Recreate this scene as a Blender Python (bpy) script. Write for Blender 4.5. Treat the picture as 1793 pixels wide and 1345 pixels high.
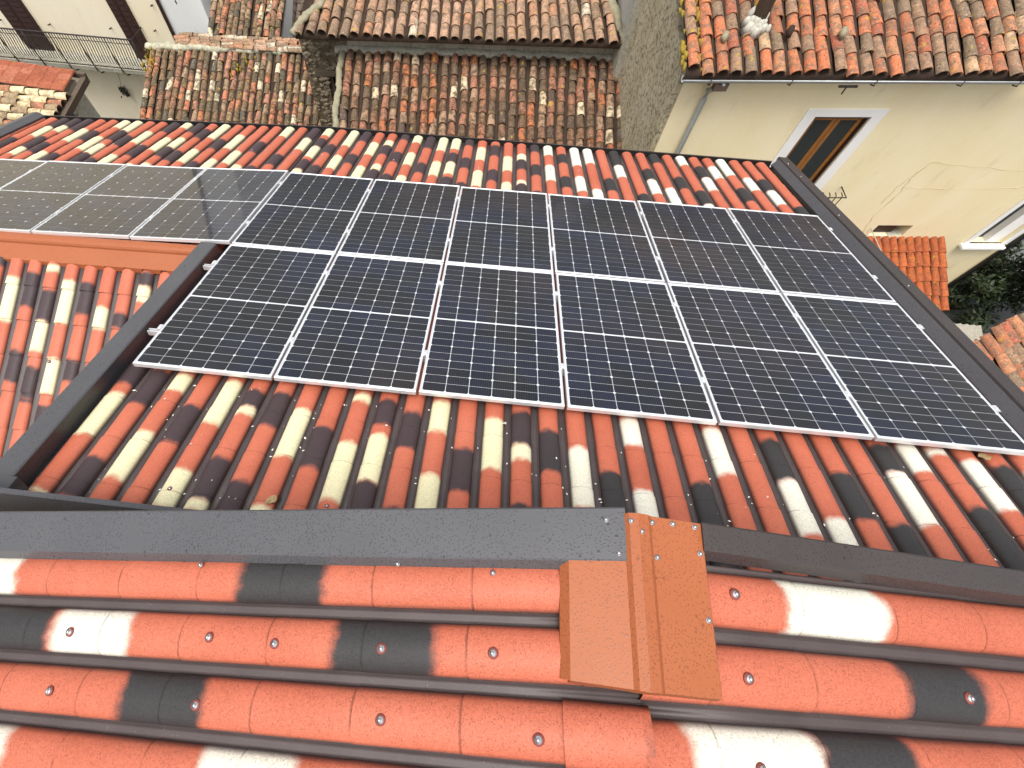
import bpy, math, random
from mathutils import Matrix, Vector, noise
random.seed(7)
R = math.radians
sc = bpy.context.scene
for o in list(bpy.data.objects): bpy.data.objects.remove(o)

# ------------------------------------------------------------------ camera
cd = bpy.data.cameras.new('camera'); cam = bpy.data.objects.new('camera', cd); sc.collection.objects.link(cam)
cr, cu, cb = (0.99401, 0.10925, 0.0019), (-0.10011, 0.90363, 0.41646), (0.04378, -0.41415, 0.90915)
cl = (2.4925, -1.4384, 3.2027)
cam.matrix_world = Matrix(((cr[0], cu[0], cb[0], cl[0]), (cr[1], cu[1], cb[1], cl[1]), (cr[2], cu[2], cb[2], cl[2]), (0, 0, 0, 1)))
cd.sensor_fit = 'HORIZONTAL'; cd.sensor_width = 36; cd.lens = 17.3575
cd.shift_x = 0.06058; cd.shift_y = 0.00782; cd.clip_start = 0.05; cd.clip_end = 600
sc.camera = cam
# ------------------------------------------------------------------ sky, sun, exposure
SUN_EL, SUN_AZ = R(73), R(195)          # high veiled sun, azimuth clockwise from +Y
w = bpy.data.worlds.new('World'); sc.world = w; w.use_nodes = True
nt = w.node_tree; bg = nt.nodes['Background']
sky = nt.nodes.new('ShaderNodeTexSky'); sky.sky_type = 'NISHITA'; sky.sun_disc = False
sky.sun_elevation = SUN_EL; sky.sun_rotation = SUN_AZ; sky.air_density = 1.0; sky.dust_density = 5.0
hsv = nt.nodes.new('ShaderNodeHueSaturation'); hsv.inputs['Saturation'].default_value = 0.28
nt.links.new(sky.outputs[0], hsv.inputs['Color']); nt.links.new(hsv.outputs[0], bg.inputs[0]); bg.inputs[1].default_value = 0.15
sl = bpy.data.lights.new('sun', 'SUN'); sl.energy = 1.5; sl.angle = R(30); sl.color = (1, 0.95, 0.88)
so = bpy.data.objects.new('sun', sl); sc.collection.objects.link(so)
sd = Vector((math.sin(SUN_AZ) * math.cos(SUN_EL), math.cos(SUN_AZ) * math.cos(SUN_EL), math.sin(SUN_EL)))
so.rotation_euler = sd.to_track_quat('Z', 'Y').to_euler(); so.location = sd * 30
sc.view_settings.view_transform = 'Standard'; sc.view_settings.look = 'None'; sc.view_settings.gamma = 1
sc.view_settings.exposure = 0.75; sc.view_settings.use_curve_mapping = False
sc.cycles.max_bounces = 6

# ------------------------------------------------------------------ node helpers
class Mat:
    def __init__(s, name, rough=.6, spec=.4, metal=0, coat=0, coatr=.05):
        s.m = bpy.data.materials.new(name); s.m.use_nodes = True; s.t = s.m.node_tree
        s.b = s.t.nodes['Principled BSDF']; s.set('Roughness', rough); s.set('Specular IOR Level', spec); s.set('Metallic', metal)
        if coat: s.set('Coat Weight', coat); s.set('Coat Roughness', coatr)
    def set(s, k, v):
        if isinstance(v, bpy.types.NodeSocket): s.t.links.new(v, s.b.inputs[k])
        else: s.b.inputs[k].default_value = (*v, 1) if isinstance(v, tuple) and len(v) == 3 else v
        return s
    def put(s, sock, v):
        if isinstance(v, bpy.types.NodeSocket): s.t.links.new(v, sock)
        elif isinstance(v, tuple) and len(v) == 3 and len(sock.default_value) == 4: sock.default_value = (*v, 1)
        else: sock.default_value = v
    def node(s, ty, out=0, **kw):
        n = s.t.nodes.new(ty)
        for k, v in kw.items():
            if k.startswith('i'):
                s.put(n.inputs[int(k[1:])], v)
            else: setattr(n, k, v)
        return n.outputs[out] if out is not None else n
    def math(s, op, a, b=0., c=0.): return s.node('ShaderNodeMath', operation=op, i0=a, i1=b, i2=c)
    def co(s, which='Object'):
        return s.t.nodes.new('ShaderNodeTexCoord').outputs[which]
    def noise(s, vec, scale, detail=3., rough=.55, out='Fac'):
        n = s.t.nodes.new('ShaderNodeTexNoise'); s.put(n.inputs['Vector'], vec); n.inputs['Scale'].default_value = scale
        n.inputs['Detail'].default_value = detail; n.inputs['Roughness'].default_value = rough
        return n.outputs[out]
    def voro(s, vec, scale, out='Distance', rnd=1.):
        n = s.t.nodes.new('ShaderNodeTexVoronoi'); s.put(n.inputs['Vector'], vec); n.inputs['Scale'].default_value = scale
        n.inputs['Randomness'].default_value = rnd
        return n.outputs[out]
    def step(s, v, a, b):   # smooth 0..1 from a to b
        n = s.t.nodes.new('ShaderNodeMapRange'); n.interpolation_type = 'SMOOTHSTEP'
        s.put(n.inputs[0], v); s.put(n.inputs[1], a); s.put(n.inputs[2], b)
        return n.outputs[0]
    def mix(s, f, a, b):
        n = s.t.nodes.new('ShaderNodeMix'); n.data_type = 'RGBA'
        s.put(n.inputs[0], f); s.put(n.inputs[6], a); s.put(n.inputs[7], b); return n.outputs[2]
    def mul(s, col, f):     # scale a colour by a factor
        n = s.t.nodes.new('ShaderNodeVectorMath'); n.operation = 'SCALE'; s.put(n.inputs[0], col); s.put(n.inputs['Scale'], f); return n.outputs[0]
    def ramp(s, f, stops, interp='LINEAR'):
        n = s.t.nodes.new('ShaderNodeValToRGB'); s.put(n.inputs[0], f); cr_ = n.color_ramp; cr_.interpolation = interp
        while len(cr_.elements) < len(stops): cr_.elements.new(.5)
        for e, (p, c) in zip(cr_.elements, stops): e.position = p; e.color = (*c, 1)
        return n.outputs[0]
    def bump(s, h, strength=.3, dist=.01):
        n = s.t.nodes.new('ShaderNodeBump'); n.inputs['Strength'].default_value = strength; n.inputs['Distance'].default_value = dist
        s.put(n.inputs['Height'], h); s.set('Normal', n.outputs[0]); return s
    def attr(s, name, out='Fac'):
        n = s.t.nodes.new('ShaderNodeAttribute'); n.attribute_name = name; return n.outputs[out]
    def rnd(s): return s.t.nodes.new('ShaderNodeObjectInfo').outputs['Random']
    def rvec(s):
        n = s.t.nodes.new('ShaderNodeVectorMath'); n.operation = 'ADD'
        k = s.t.nodes.new('ShaderNodeCombineXYZ'); r = s.rnd()
        s.put(k.inputs[0], s.math('MULTIPLY', r, 91.)); s.put(k.inputs[1], s.math('MULTIPLY', r, 47.)); s.put(k.inputs[2], s.math('MULTIPLY', r, 23.))
        s.put(n.inputs[0], s.co()); s.put(n.inputs[1], k.outputs[0]); return n.outputs[0]

# sprayed tile-effect sheet: terracotta with airbrushed cream and charcoal patches
def tile_paint(name, wet_dim=0.):
    m = Mat(name, .6 - wet_dim * .1, .22)
    v = m.attr('vc'); uc = m.attr('uc'); pos = m.node('ShaderNodeNewGeometry')
    wob = m.math('MULTIPLY_ADD', m.noise(pos, 14., 2.), .06, -.03)
    uu = m.math('MULTIPLY', m.math('MULTIPLY', uc, uc), .02)
    vw = m.math('ADD', m.math('ADD', v, wob), uu)
    grain = m.noise(pos, 420., 2.); big = m.noise(pos, 5., 3.)
    base = m.ramp(m.math('ADD', m.math('MULTIPLY', m.noise(pos, 1.3, 2.), .6), m.math('MULTIPLY', big, .4)),
                  [(.15, (.36, .092, .050)), (.5, (.445, .121, .069)), (.85, (.51, .153, .091))])
    px = m.t.nodes.new('ShaderNodeSeparateXYZ'); m.t.links.new(pos, px.inputs[0])       # sheets on the right are a greyer batch
    batch = 1. if wet_dim else m.step(m.math('ADD', px.outputs[0], m.math('MULTIPLY', m.noise(pos, .9, 1.), .8)), 2.9, 4.1)
    cream = m.mix(batch, (.66, .61, .385), (.68, .65, .545)); dark = m.mix(batch, (.054, .037, .040), (.036, .034, .034))
    col = base
    for a in ('pa', 'pb', 'pc'):
        at = m.t.nodes.new('ShaderNodeAttribute'); at.attribute_name = a
        sp = m.t.nodes.new('ShaderNodeSeparateXYZ'); m.t.links.new(at.outputs['Vector'], sp.inputs[0])
        d = m.math('SUBTRACT', m.math('ABSOLUTE', m.math('SUBTRACT', vw, sp.outputs[0])), sp.outputs[1])
        d = m.math('ADD', d, m.math('MULTIPLY_ADD', grain, .02, -.01))
        k = m.math('SUBTRACT', 1., m.step(d, -.027, .027))
        isC = m.math('GREATER_THAN', sp.outputs[2], .5); isD = m.math('LESS_THAN', sp.outputs[2], -.5)
        col = m.mix(m.math('MULTIPLY', k, isC), col, cream); col = m.mix(m.math('MULTIPLY', k, isD), col, dark)
    # dark valley spray up the flanks, widened as painted shade on crowns and lips
    fl = m.step(m.math('ADD', m.math('ABSOLUTE', uc), m.math('MULTIPLY_ADD', grain, .24, -.12)), .60, .97)
    col = m.mix(m.math('MULTIPLY', fl, .88), col, (.045, .033, .032))
    lc = m.attr('lc')                       # painted shadow line at the lap with the sheet above
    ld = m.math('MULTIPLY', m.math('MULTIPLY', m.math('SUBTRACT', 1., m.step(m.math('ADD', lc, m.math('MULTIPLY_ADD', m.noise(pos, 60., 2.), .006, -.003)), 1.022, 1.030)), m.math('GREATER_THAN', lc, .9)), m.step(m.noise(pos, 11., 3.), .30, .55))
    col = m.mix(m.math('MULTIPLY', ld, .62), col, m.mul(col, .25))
    # grain, rain spots
    col = m.mul(col, m.math('MULTIPLY_ADD', m.noise(pos, 120., 3., .7), .6 + wet_dim * .3, .70 - wet_dim * .22))
    col = m.mul(col, m.math('MULTIPLY_ADD', grain, .7, .65))
    drop = m.math('MULTIPLY', m.step(m.voro(pos, 150.), .42, .20), m.step(m.noise(pos, 40., 3.), .36, .56))
    drop = m.math('MAXIMUM', drop, m.math('MULTIPLY', m.step(m.voro(pos, 70.), .22, .13), m.step(m.noise(pos, 9., 2.), .5, .62)))
    col = m.mix(m.math('MULTIPLY', drop, .5 + wet_dim * .2), col, m.mul(col, .40))
    m.set('Base Color', col); m.set('Roughness', m.math('MULTIPLY_ADD', m.noise(pos, 30., 2.), .25, .40))
    m.bump(grain, .14, .003); return m.m
M_TILE = tile_paint('sprayed_tile'); M_TILEW = tile_paint('sprayed_tile_rain_dimmed', .6)  # second copy has more rain spots and a tone darkened to balance its light
def valley_mat():
    m = Mat('valley_paint', .5, .4); pos = m.node('ShaderNodeNewGeometry')
    g = m.noise(pos, 300., 2.); c = m.mix(m.noise(pos, 6., 3.), (.042, .031, .030), (.085, .066, .064))
    c = m.mul(c, m.math('MULTIPLY_ADD', g, .8, .6))
    spot = m.math('MULTIPLY', m.step(m.voro(pos, 60.), .2, .12), m.step(m.noise(pos, 17., 1.), .6, .7))
    c = m.mix(m.math('MULTIPLY', spot, .3), c, (.25, .23, .22))
    m.set('Base Color', c); m.bump(g, .2, .003); return m.m
M_VALLEY = valley_mat()
def metal_trim(name, ca, cb_, rough=.36, drops=.62):
    m = Mat(name, rough, .3); pos = m.node('ShaderNodeNewGeometry')
    c = m.mix(m.noise(pos, 3., 3.), ca, cb_)
    d1 = m.math('MULTIPLY', m.step(m.voro(pos, 120.), .36, .22), m.step(m.noise(pos, 6., 3.), .28, .5))
    d2 = m.math('MULTIPLY', m.step(m.voro(pos, 38.), .24, .16), m.step(m.noise(pos, 11., 1.), .58, .66))
    d = m.math('MAXIMUM', d1, d2)
    c = m.mix(m.math('MULTIPLY', d, drops), c, m.mul(c, .3))
    scr = m.step(m.noise(pos, 240., 1.), .72, .80)
    c = m.mix(m.math('MULTIPLY', scr, .12), c, (.5, .5, .5))
    m.set('Base Color', c); m.set('Roughness', m.math('MULTIPLY_ADD', d, -.22, rough + .05)); m.bump(d, .2, .002); return m.m
M_TRIM = metal_trim('graphite_trim', (.062, .062, .067), (.086, .086, .091))
M_TRIMD = metal_trim('dark_brown_trim', (.034, .028, .027), (.055, .046, .044), .42, .5)
M_ORANGE = metal_trim('orange_flashing', (.28, .080, .028), (.32, .098, .037), .45, .45)
def plain(name, col, rough=.5, metal=0, var=.15, scale=20., spec=.4, bumps=0.):
    m = Mat(name, rough, spec, metal); p = m.node('ShaderNodeNewGeometry'); n = m.noise(p, scale, 4.)
    m.set('Base Color', m.mul(m.mix(0., col, col), m.math('MULTIPLY_ADD', n, 2 * var, 1 - var)))
    if bumps: m.bump(n, bumps, .01)
    return m.m
M_ALU = plain('anodised_aluminium', (.72, .73, .74), .34, .55, .05, 60.)
M_STEEL = plain('zinc_steel', (.62, .62, .62), .25, .9, .1, 80.)
M_WASH = plain('red_brown_washer', (.19, .045, .035), .5, 0, .2, 80.)
M_BACK = Mat('white_backsheet', .25, .5, 0, 1., .03).set('Base Color', (.62, .645, .66)).m
def cell_mat(name='silicon_cell', coat=.22):
    m = Mat(name, .4, .2, 0, coat, .03); c = m.co(); sp = m.t.nodes.new('ShaderNodeSeparateXYZ'); m.t.links.new(c, sp.inputs[0])
    pos = m.node('ShaderNodeNewGeometry')
    fr = m.math('ABSOLUTE', m.math('SUBTRACT', m.math('FRACT', m.math('MULTIPLY', sp.outputs[0], 1 / .0166)), .5))
    line = m.step(fr, .08, .02)
    big = m.noise(pos, 1.6, 2.); r = m.rnd()
    base = m.mix(m.step(big, .38, .62), (.011, .011, .012), (.010, .012, .024))
    base = m.mix(m.math('MULTIPLY', m.step(m.noise(pos, .8, 1.), .5, .7), .6), base, (.028, .019, .014))
    base = m.mul(base, m.math('MULTIPLY_ADD', r, .5, .75))
    base = m.mix(m.math('MULTIPLY', m.step(m.noise(pos, 3., 5., .65), .45, .75), .04), base, (.16, .16, .15))
    m.set('Base Color', m.mix(m.math('MULTIPLY', line, .45), base, (.10, .105, .12)))
    dust = m.noise(pos, 25., 4.)
    m.set('Coat Roughness', m.math('MULTIPLY_ADD', dust, .06, .02)); return m.m
M_CELL = cell_mat(); M_CELL2 = cell_mat('silicon_cell_plain_glass', 1.)
def old_tile(name, stops, moss=.5, pale=.5, dirt=(.06, .045, .028)):
    m = Mat(name, .88, .25); v = m.rvec()
    base = m.ramp(m.rnd(), stops, 'CONSTANT')
    n1 = m.noise(v, 9., 4., .6); n2 = m.noise(v, 26., 4., .65); n3 = m.noise(v, 60., 3.)
    base = m.mul(base, m.math('MULTIPLY_ADD', n3, 1.1, .45))
    base = m.mix(m.math('MULTIPLY', m.step(n1, .42, .62), moss), base, dirt)
    base = m.mix(m.math('MULTIPLY', m.step(n2, .56, .64), moss * .9), base, (.035, .028, .02))
    base = m.mix(m.math('MULTIPLY', m.step(m.noise(v, 34., 3., .7), .60, .66), pale), base, (.46, .43, .36))
    yl = m.math('MULTIPLY', m.step(m.noise(v, 7., 2.), .66, .72), .8)
    base = m.mix(yl, base, (.36, .24, .03))
    m.set('Base Color', base); m.bump(n2, .5, .008); return m.m
TB = [(0, (.38, .13, .055)), (.08, (.20, .105, .06)), (.30, (.27, .12, .07)), (.46, (.13, .085, .052)), (.62, (.32, .20, .125)), (.76, (.34, .145, .085)), (.86, (.58, .46, .30)), (.93, (.095, .065, .05))]
TA = [(0, (.44, .16, .085)), (.12, (.20, .12, .065)), (.32, (.30, .14, .09)), (.45, (.125, .09, .055)), (.62, (.30, .20, .12)), (.74, (.42, .19, .12)), (.83, (.60, .50, .35)), (.92, (.095, .08, .06))]
TC = [(0, (.38, .22, .135)), (.2, (.27, .165, .105)), (.45, (.42, .25, .165)), (.65, (.23, .15, .10)), (.8, (.54, .45, .33)), (.92, (.40, .19, .105))]
TD = [(0, (.45, .145, .065)), (.22, (.34, .125, .062)), (.42, (.28, .165, .10)), (.60, (.42, .18, .09)), (.76, (.21, .14, .088)), (.88, (.45, .29, .17)), (.94, (.34, .10, .055))]
TH = [(0, (.66, .54, .33)), (.28, (.40, .20, .11)), (.5, (.56, .42, .24)), (.66, (.36, .16, .09)), (.82, (.30, .22, .13))]
M_TA, M_TB, M_TC, M_TD, M_TH = old_tile('old_tile_mossy', TA, .85, .7, (.075, .06, .03)), old_tile('old_tile_brown', TB, .85, .5, (.07, .045, .025)), old_tile('old_tile_pale', TC, .7, .75, (.13, .10, .06)), old_tile('old_tile_orange', TD, .7, .6, (.14, .10, .065)), old_tile('old_tile_cream', TH, .5, .5)
M_TG = old_tile('new_tile_red', [(0, (.36, .092, .03)), (.4, (.31, .078, .027)), (.7, (.39, .105, .036))], .55, .1, (.15, .055, .028))
M_TR = old_tile('flat_tile_red', [(0, (.46, .15, .085)), (.5, (.40, .125, .07)), (.8, (.5, .19, .115))], .4, .25, (.2, .08, .05))
M_CHAN = plain('channel_tile_dirt', (.04, .026, .018), .9, 0, .5, 12., .2, .5)
M_MORT = plain('mossy_mortar', (.25, .23, .155), .95, 0, .4, 9., .2, .6)
M_LICH = plain('yellow_lichen', (.24, .17, .03), .95, 0, .5, 14., .2, .6)
def plaster(name, a, b, stain, sc_=1.2, bumps=.12, speck=.0):
    m = Mat(name, .9, .2); p = m.node('ShaderNodeNewGeometry')
    mp = m.t.nodes.new('ShaderNodeMapping'); m.put(mp.inputs[0], p); mp.inputs['Scale'].default_value = (1, 1, .35)
    c = m.mix(m.step(m.noise(mp.outputs[0], sc_, 5.), .3, .7), a, b)
    c = m.mix(m.math('MULTIPLY', m.step(m.noise(mp.outputs[0], sc_ * 2.3, 6., .7), .56, .74), .55), c, stain)
    f = m.noise(p, 90., 3., .7); c = m.mul(c, m.math('MULTIPLY_ADD', f, .30, .85))
    if speck:
        c = m.mix(m.math('MULTIPLY', m.step(m.noise(p, 13., 5., .8), .48, .60), speck), c, m.mul(c, .34))
        c = m.mix(m.math('MULTIPLY', m.step(m.noise(p, 23., 4., .7), .60, .68), speck), c, (.5, .47, .38))
    m.set('Base Color', c); m.bump(m.noise(p, 24. if speck else 50., 5., .7), bumps, .03 if speck else .01); return m.m
M_YEL = plaster('yellow_plaster', (.78, .67, .42), (.81, .715, .49), (.66, .52, .33))
M_WHITE = plaster('off_white_plaster', (.76, .67, .48), (.80, .73, .58), (.60, .50, .34))
M_WHITE2 = plaster('cool_white_plaster', (.70, .71, .69), (.76, .77, .75), (.55, .54, .5))
M_ROUGH = plaster('roughcast_grey', (.42, .36, .235), (.50, .45, .32), (.28, .24, .15), 3., 1., .95)
M_CEM = plaster('cement_grey', (.34, .33, .27), (.42, .40, .33), (.20, .18, .14), 2.5, .5, .4)
M_STONE = plaster('rubble_stone', (.10, .075, .045), (.17, .13, .085), (.06, .045, .03), 6., 1., .8)
M_TRIMW = plain('white_paint', (.78, .77, .74), .6, 0, .06, 30.)
M_WOOD = plain('varnished_wood', (.26, .105, .025), .45, 0, .35, 25.)
M_WOODD = plain('dark_brown_shutter', (.034, .015, .012), .5, 0, .3, 25.)
M_WOODO = plain('weathered_wood', (.10, .075, .055), .85, 0, .45, 30., .2, .4)
M_IRON = plain('wrought_iron', (.025, .018, .017), .6, 0, .3, 60.)
M_DARK = plain('dark_interior', (.012, .011, .010), .9, 0, .2, 10.)
M_GLASS = Mat('window_glass', .04, .6).set('Base Color', (.025, .032, .034)).m
M_GUT = plain('zinc_gutter', (.40, .42, .42), .4, .4, .15, 15.)
M_BLACK = plain('black_gutter', (.014, .013, .013), .4, 0, .2, 30.)
M_ASPH = plain('asphalt', (.11, .11, .108), .85, 0, .25, 6., .3, .2)
M_CORR = plain('corrugated_fibre', (.30, .28, .23), .9, 0, .3, 12.)
M_WIRE = plain('pale_cable', (.38, .36, .31), .6, 0, .1, 10.)
M_CRACK = plain('brown_old_render', (.58, .44, .26), .95, 0, .35, 25., .2, .4)
M_DRYLEAF = plain('dry_leaf', (.34, .24, .12), .8, 0, .4, 120.)
M_PETAL = plain('pale_petal', (.75, .73, .66), .7, 0, .1, 50.)
def leafmat():
    m = Mat('shrub_leaf', .55, .4); r = m.noise(m.node('ShaderNodeNewGeometry'), 9., 2.)
    m.set('Base Color', m.ramp(r, [(.3, (.010, .018, .007)), (.55, (.028, .044, .014)), (.75, (.075, .09, .025))])); return m.m
M_LEAF = leafmat()

# ------------------------------------------------------------------ object helpers
COL = sc.collection.objects
WM = {}
def reg(o, M, parent=None):
    o.matrix_basis = M; WM[o] = M
    if parent is not None:
        o.parent = parent; o.matrix_parent_inverse = WM[parent].inverted()
    COL.link(o); return o
def tag(o, label=None, cat=None, group=None, kind=None):
    for k, v in (('label', label), ('category', cat), ('group', group), ('kind', kind)):
        if v: o[k] = v
    return o
def thing(name, loc, label, cat, group=None, M=None):
    o = bpy.data.objects.new(name, None); o.empty_display_size = .2
    reg(o, M if M is not None else Matrix.Translation(loc)); return tag(o, label, cat, group)
class MB:
    def __init__(s): s.v = []; s.f = []; s.mi = []; s.sm = []
    def add(s, vs, fs, mi=0, sm=False):
        k = len(s.v); s.v += [tuple(p) for p in vs]
        for f in fs: s.f.append([i + k for i in f]); s.mi.append(mi); s.sm.append(sm)
        return s
    def hexa(s, p, mi=0):    # 8 points: bottom 0-3 ccw, top 4-7
        return s.add(p, [(3, 2, 1, 0), (4, 5, 6, 7), (0, 1, 5, 4), (1, 2, 6, 5), (2, 3, 7, 6), (3, 0, 4, 7)], mi)
    def box(s, a, b, M=None, mi=0):
        (x0, y0, z0), (x1, y1, z1) = a, b
        p = [Vector(q) for q in ((x0, y0, z0), (x1, y0, z0), (x1, y1, z0), (x0, y1, z0), (x0, y0, z1), (x1, y0, z1), (x1, y1, z1), (x0, y1, z1))]
        return s.hexa([M @ q for q in p] if M else p, mi)
    def prism(s, prof, a, b, close=True, mi=0, sm=False):   # profile list of (p->Vector offsets) swept from a to b
        n = len(prof); va = [Vector(a) + Vector(q) for q in prof]; vb = [Vector(b) + Vector(q) for q in prof]
        fs = [(i, (i + 1) % n, n + (i + 1) % n, n + i) for i in range(n if close else n - 1)]
        if close: fs += [tuple(range(n))[::-1], tuple(range(n, 2 * n))]
        return s.add(va + vb, fs, mi, sm)
    def tube(s, pts, r, seg=6, mi=0, caps=True):
        pts = [Vector(p) for p in pts]; rings = []
        for i, p in enumerate(pts):
            d = (pts[min(i + 1, len(pts) - 1)] - pts[max(i - 1, 0)]).normalized()
            a = d.orthogonal().normalized() if abs(d.z) > .95 else d.cross(Vector((0, 0, 1))).normalized(); b = d.cross(a)
            rr = r[i] if isinstance(r, (list, tuple)) else r
            rings += [p + (a * math.cos(t) + b * math.sin(t)) * rr for t in (2 * math.pi * j / seg for j in range(seg))]
        fs = []
        for i in range(len(pts) - 1):
            for j in range(seg): fs.append((i * seg + j, i * seg + (j + 1) % seg, (i + 1) * seg + (j + 1) % seg, (i + 1) * seg + j))
        if caps: fs += [tuple(range(seg))[::-1], tuple(range((len(pts) - 1) * seg, len(pts) * seg))]
        return s.add(rings, fs, mi, True)
    def mesh(s, name, mats):
        me = bpy.data.meshes.new(name); me.from_pydata(s.v, [], s.f)
        for m in (mats if isinstance(mats, (list, tuple)) else [mats]): me.materials.append(m)
        me.polygons.foreach_set('material_index', s.mi); me.polygons.foreach_set('use_smooth', s.sm); me.update(); return me
    def build(s, name, mats, parent=None, M=None):
        return reg(bpy.data.objects.new(name, s.mesh(name, mats)), M or Matrix(), parent)
def T(x, y, z): return Matrix.Translation((x, y, z))
def frame(o, x, y, z):
    x, y, z = Vector(x), Vector(y), Vector(z)
    return Matrix(((x.x, y.x, z.x, o[0]), (x.y, y.y, z.y, o[1]), (x.z, y.z, z.z, o[2]), (0, 0, 0, 1)))
def bevel(o, wd=.004, seg=2):
    b = o.modifiers.new('bevel', 'BEVEL'); b.width = wd; b.segments = seg; b.limit_method = 'ANGLE'; return o

# ------------------------------------------------------------------ the setting: ground
GZ = -8.6
g = MB().add([(x, y, GZ + .08 * (x - 16)) for x, y in ((-150, -150), (150, -150), (150, 150), (-150, 150))], [(0, 1, 2, 3)]).build('ground', M_ASPH)
tag(g, 'grey asphalt street far below the roofs', None, None, 'structure')

# ------------------------------------------------------------------ sprayed tile roofs
MR = Matrix.Rotation(R(-20), 4, 'X')                                        # panel plane: x along eave, y down the slope, z out
ML = MR @ T(-.13, 0, 0) @ Matrix.Rotation(R(-2.0), 4, 'Y') @ T(.13, 0, 0)    # left wing dips slightly to the left
STEP = .353
SEG = 10
def arch(hw, h, y, z0=0.):
    out = []
    for i in range(SEG + 1):
        a = math.pi * i / SEG; out.append((-hw * math.cos(a), y, z0 + h * math.sin(a) ** .82))
    return out
def sprayed_tile(parent, M, L, va, sgn, pats, hw=.072, h=.052, name='tile', cut=0., tp=1.5, mat=None):
    """local x across, y down the slope, z out; va = v coordinate at y=0, v changes by sgn per metre"""
    ys = [cut, L * .5 if cut < L * .4 else (L + cut) / 2, L + .018]; n = SEG + 1
    v = []
    for y in ys:
        t = max(0, min(1, y / L)); v += arch(hw * (1 + tp * (.03 * t - .015)), h * (1 + tp * (.08 * t - .04)), y)
    v += v[-n:]; v += arch(hw * 1.015 - .004, h * (1 + .04 * tp) - .010, ys[-1] - .011)
    f = []; sm = []
    for k in (0, 1, 3):
        for i in range(SEG): f.append((k * n + i, k * n + i + 1, (k + 1) * n + i + 1, (k + 1) * n + i)); sm.append(k < 2)
    me = bpy.data.meshes.new(name); me.from_pydata(v, [], [q[::-1] for q in f]); me.materials.append(mat or M_TILE)
    me.polygons.foreach_set('use_smooth', sm)
    vc = [va + sgn * p[1] for p in v]; uc = [(-1 + 2 * (i % n) / SEG) if i < 3 * n else 1. for i in range(len(v))]  # lip ring forced to the dark tone, painting the shadow gap under the lap
    at = me.attributes.new('vc', 'FLOAT', 'POINT'); at.data.foreach_set('value', vc)
    at = me.attributes.new('uc', 'FLOAT', 'POINT'); at.data.foreach_set('value', uc)
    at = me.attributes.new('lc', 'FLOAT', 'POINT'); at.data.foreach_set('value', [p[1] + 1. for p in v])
    lo, hi = min(vc) - .04, max(vc) + .04
    use = [((a + b) / 2, abs(a - b) / 2, 1. if t == 'C' else -1.) for t, a, b in pats if max(a, b) > lo and min(a, b) < hi][:3]
    while len(use) < 3: use.append((-99., .01, 0.))
    for nm, u in zip(('pa', 'pb', 'pc'), use):
        at = me.attributes.new(nm, 'FLOAT_VECTOR', 'POINT'); at.data.foreach_set('vector', list(u) * len(v))
    me.update(); return reg(bpy.data.objects.new(name, me), M, parent)
def valley_sheet(parent, M, xs, y0, y1, pitch, name='valley_sheet'):
    mb = MB(); prof = []
    for x in xs:
        p = pitch
        prof += [(x - p * .5, .004), (x - p * .5 + .006, .011), (x - p * .5 + .013, .004), (x - .075, 0.), (x, -.004), (x + .075, 0.), (x + p * .5 - .013, .003), (x + p * .5 - .006, .010)]
    prof.append((xs[-1] + pitch * .5, .004)); n = len(prof)
    nl = max(2, int((y1 - y0) / STEP)); vs = []
    for k in range(nl + 1):
        y = y0 + (y1 - y0) * k / nl; vs += [(x, y, z) for x, z in prof]
    vs += [(x, y0, -.05) for x, z in prof] + [(x, y1, -.05) for x, z in prof]
    fs = []
    for k in range(nl):
        for i in range(n - 1): fs.append((k * n + i, k * n + i + 1, (k + 1) * n + i + 1, (k + 1) * n + i))
    b0, b1 = (nl + 1) * n, (nl + 2) * n
    for i in range(n - 1):
        fs += [(b0 + i + 1, b0 + i, b1 + i, b1 + i + 1), (i + 1, i, b0 + i, b0 + i + 1), (nl * n + i, nl * n + i + 1, b1 + i + 1, b1 + i)]
    mb.add(vs, fs, 0, True); return mb.build(name, M_VALLEY, parent, M)
def rand_pats(v0, v1):
    out = []; v = v0 + random.uniform(0, .4); k = random.random() < .5
    while v < v1:
        L = random.uniform(.3, .45); out.append(('C' if k else 'D', v, v + L)); k = not k if random.random() < .6 else k; v += L + random.uniform(.3, .6)
    return out
def PP(s):   # "col:C5.5/5.03,D5.03/4.6;..." -> dict
    d = {}
    for e in s.replace('\n', '').replace(' ', '').split(';'):
        if not e: continue
        j, r = e.split(':'); d[int(j)] = [(q[0], *map(float, q[1:].split('/'))) for q in r.split(',') if q]
    return d
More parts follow.
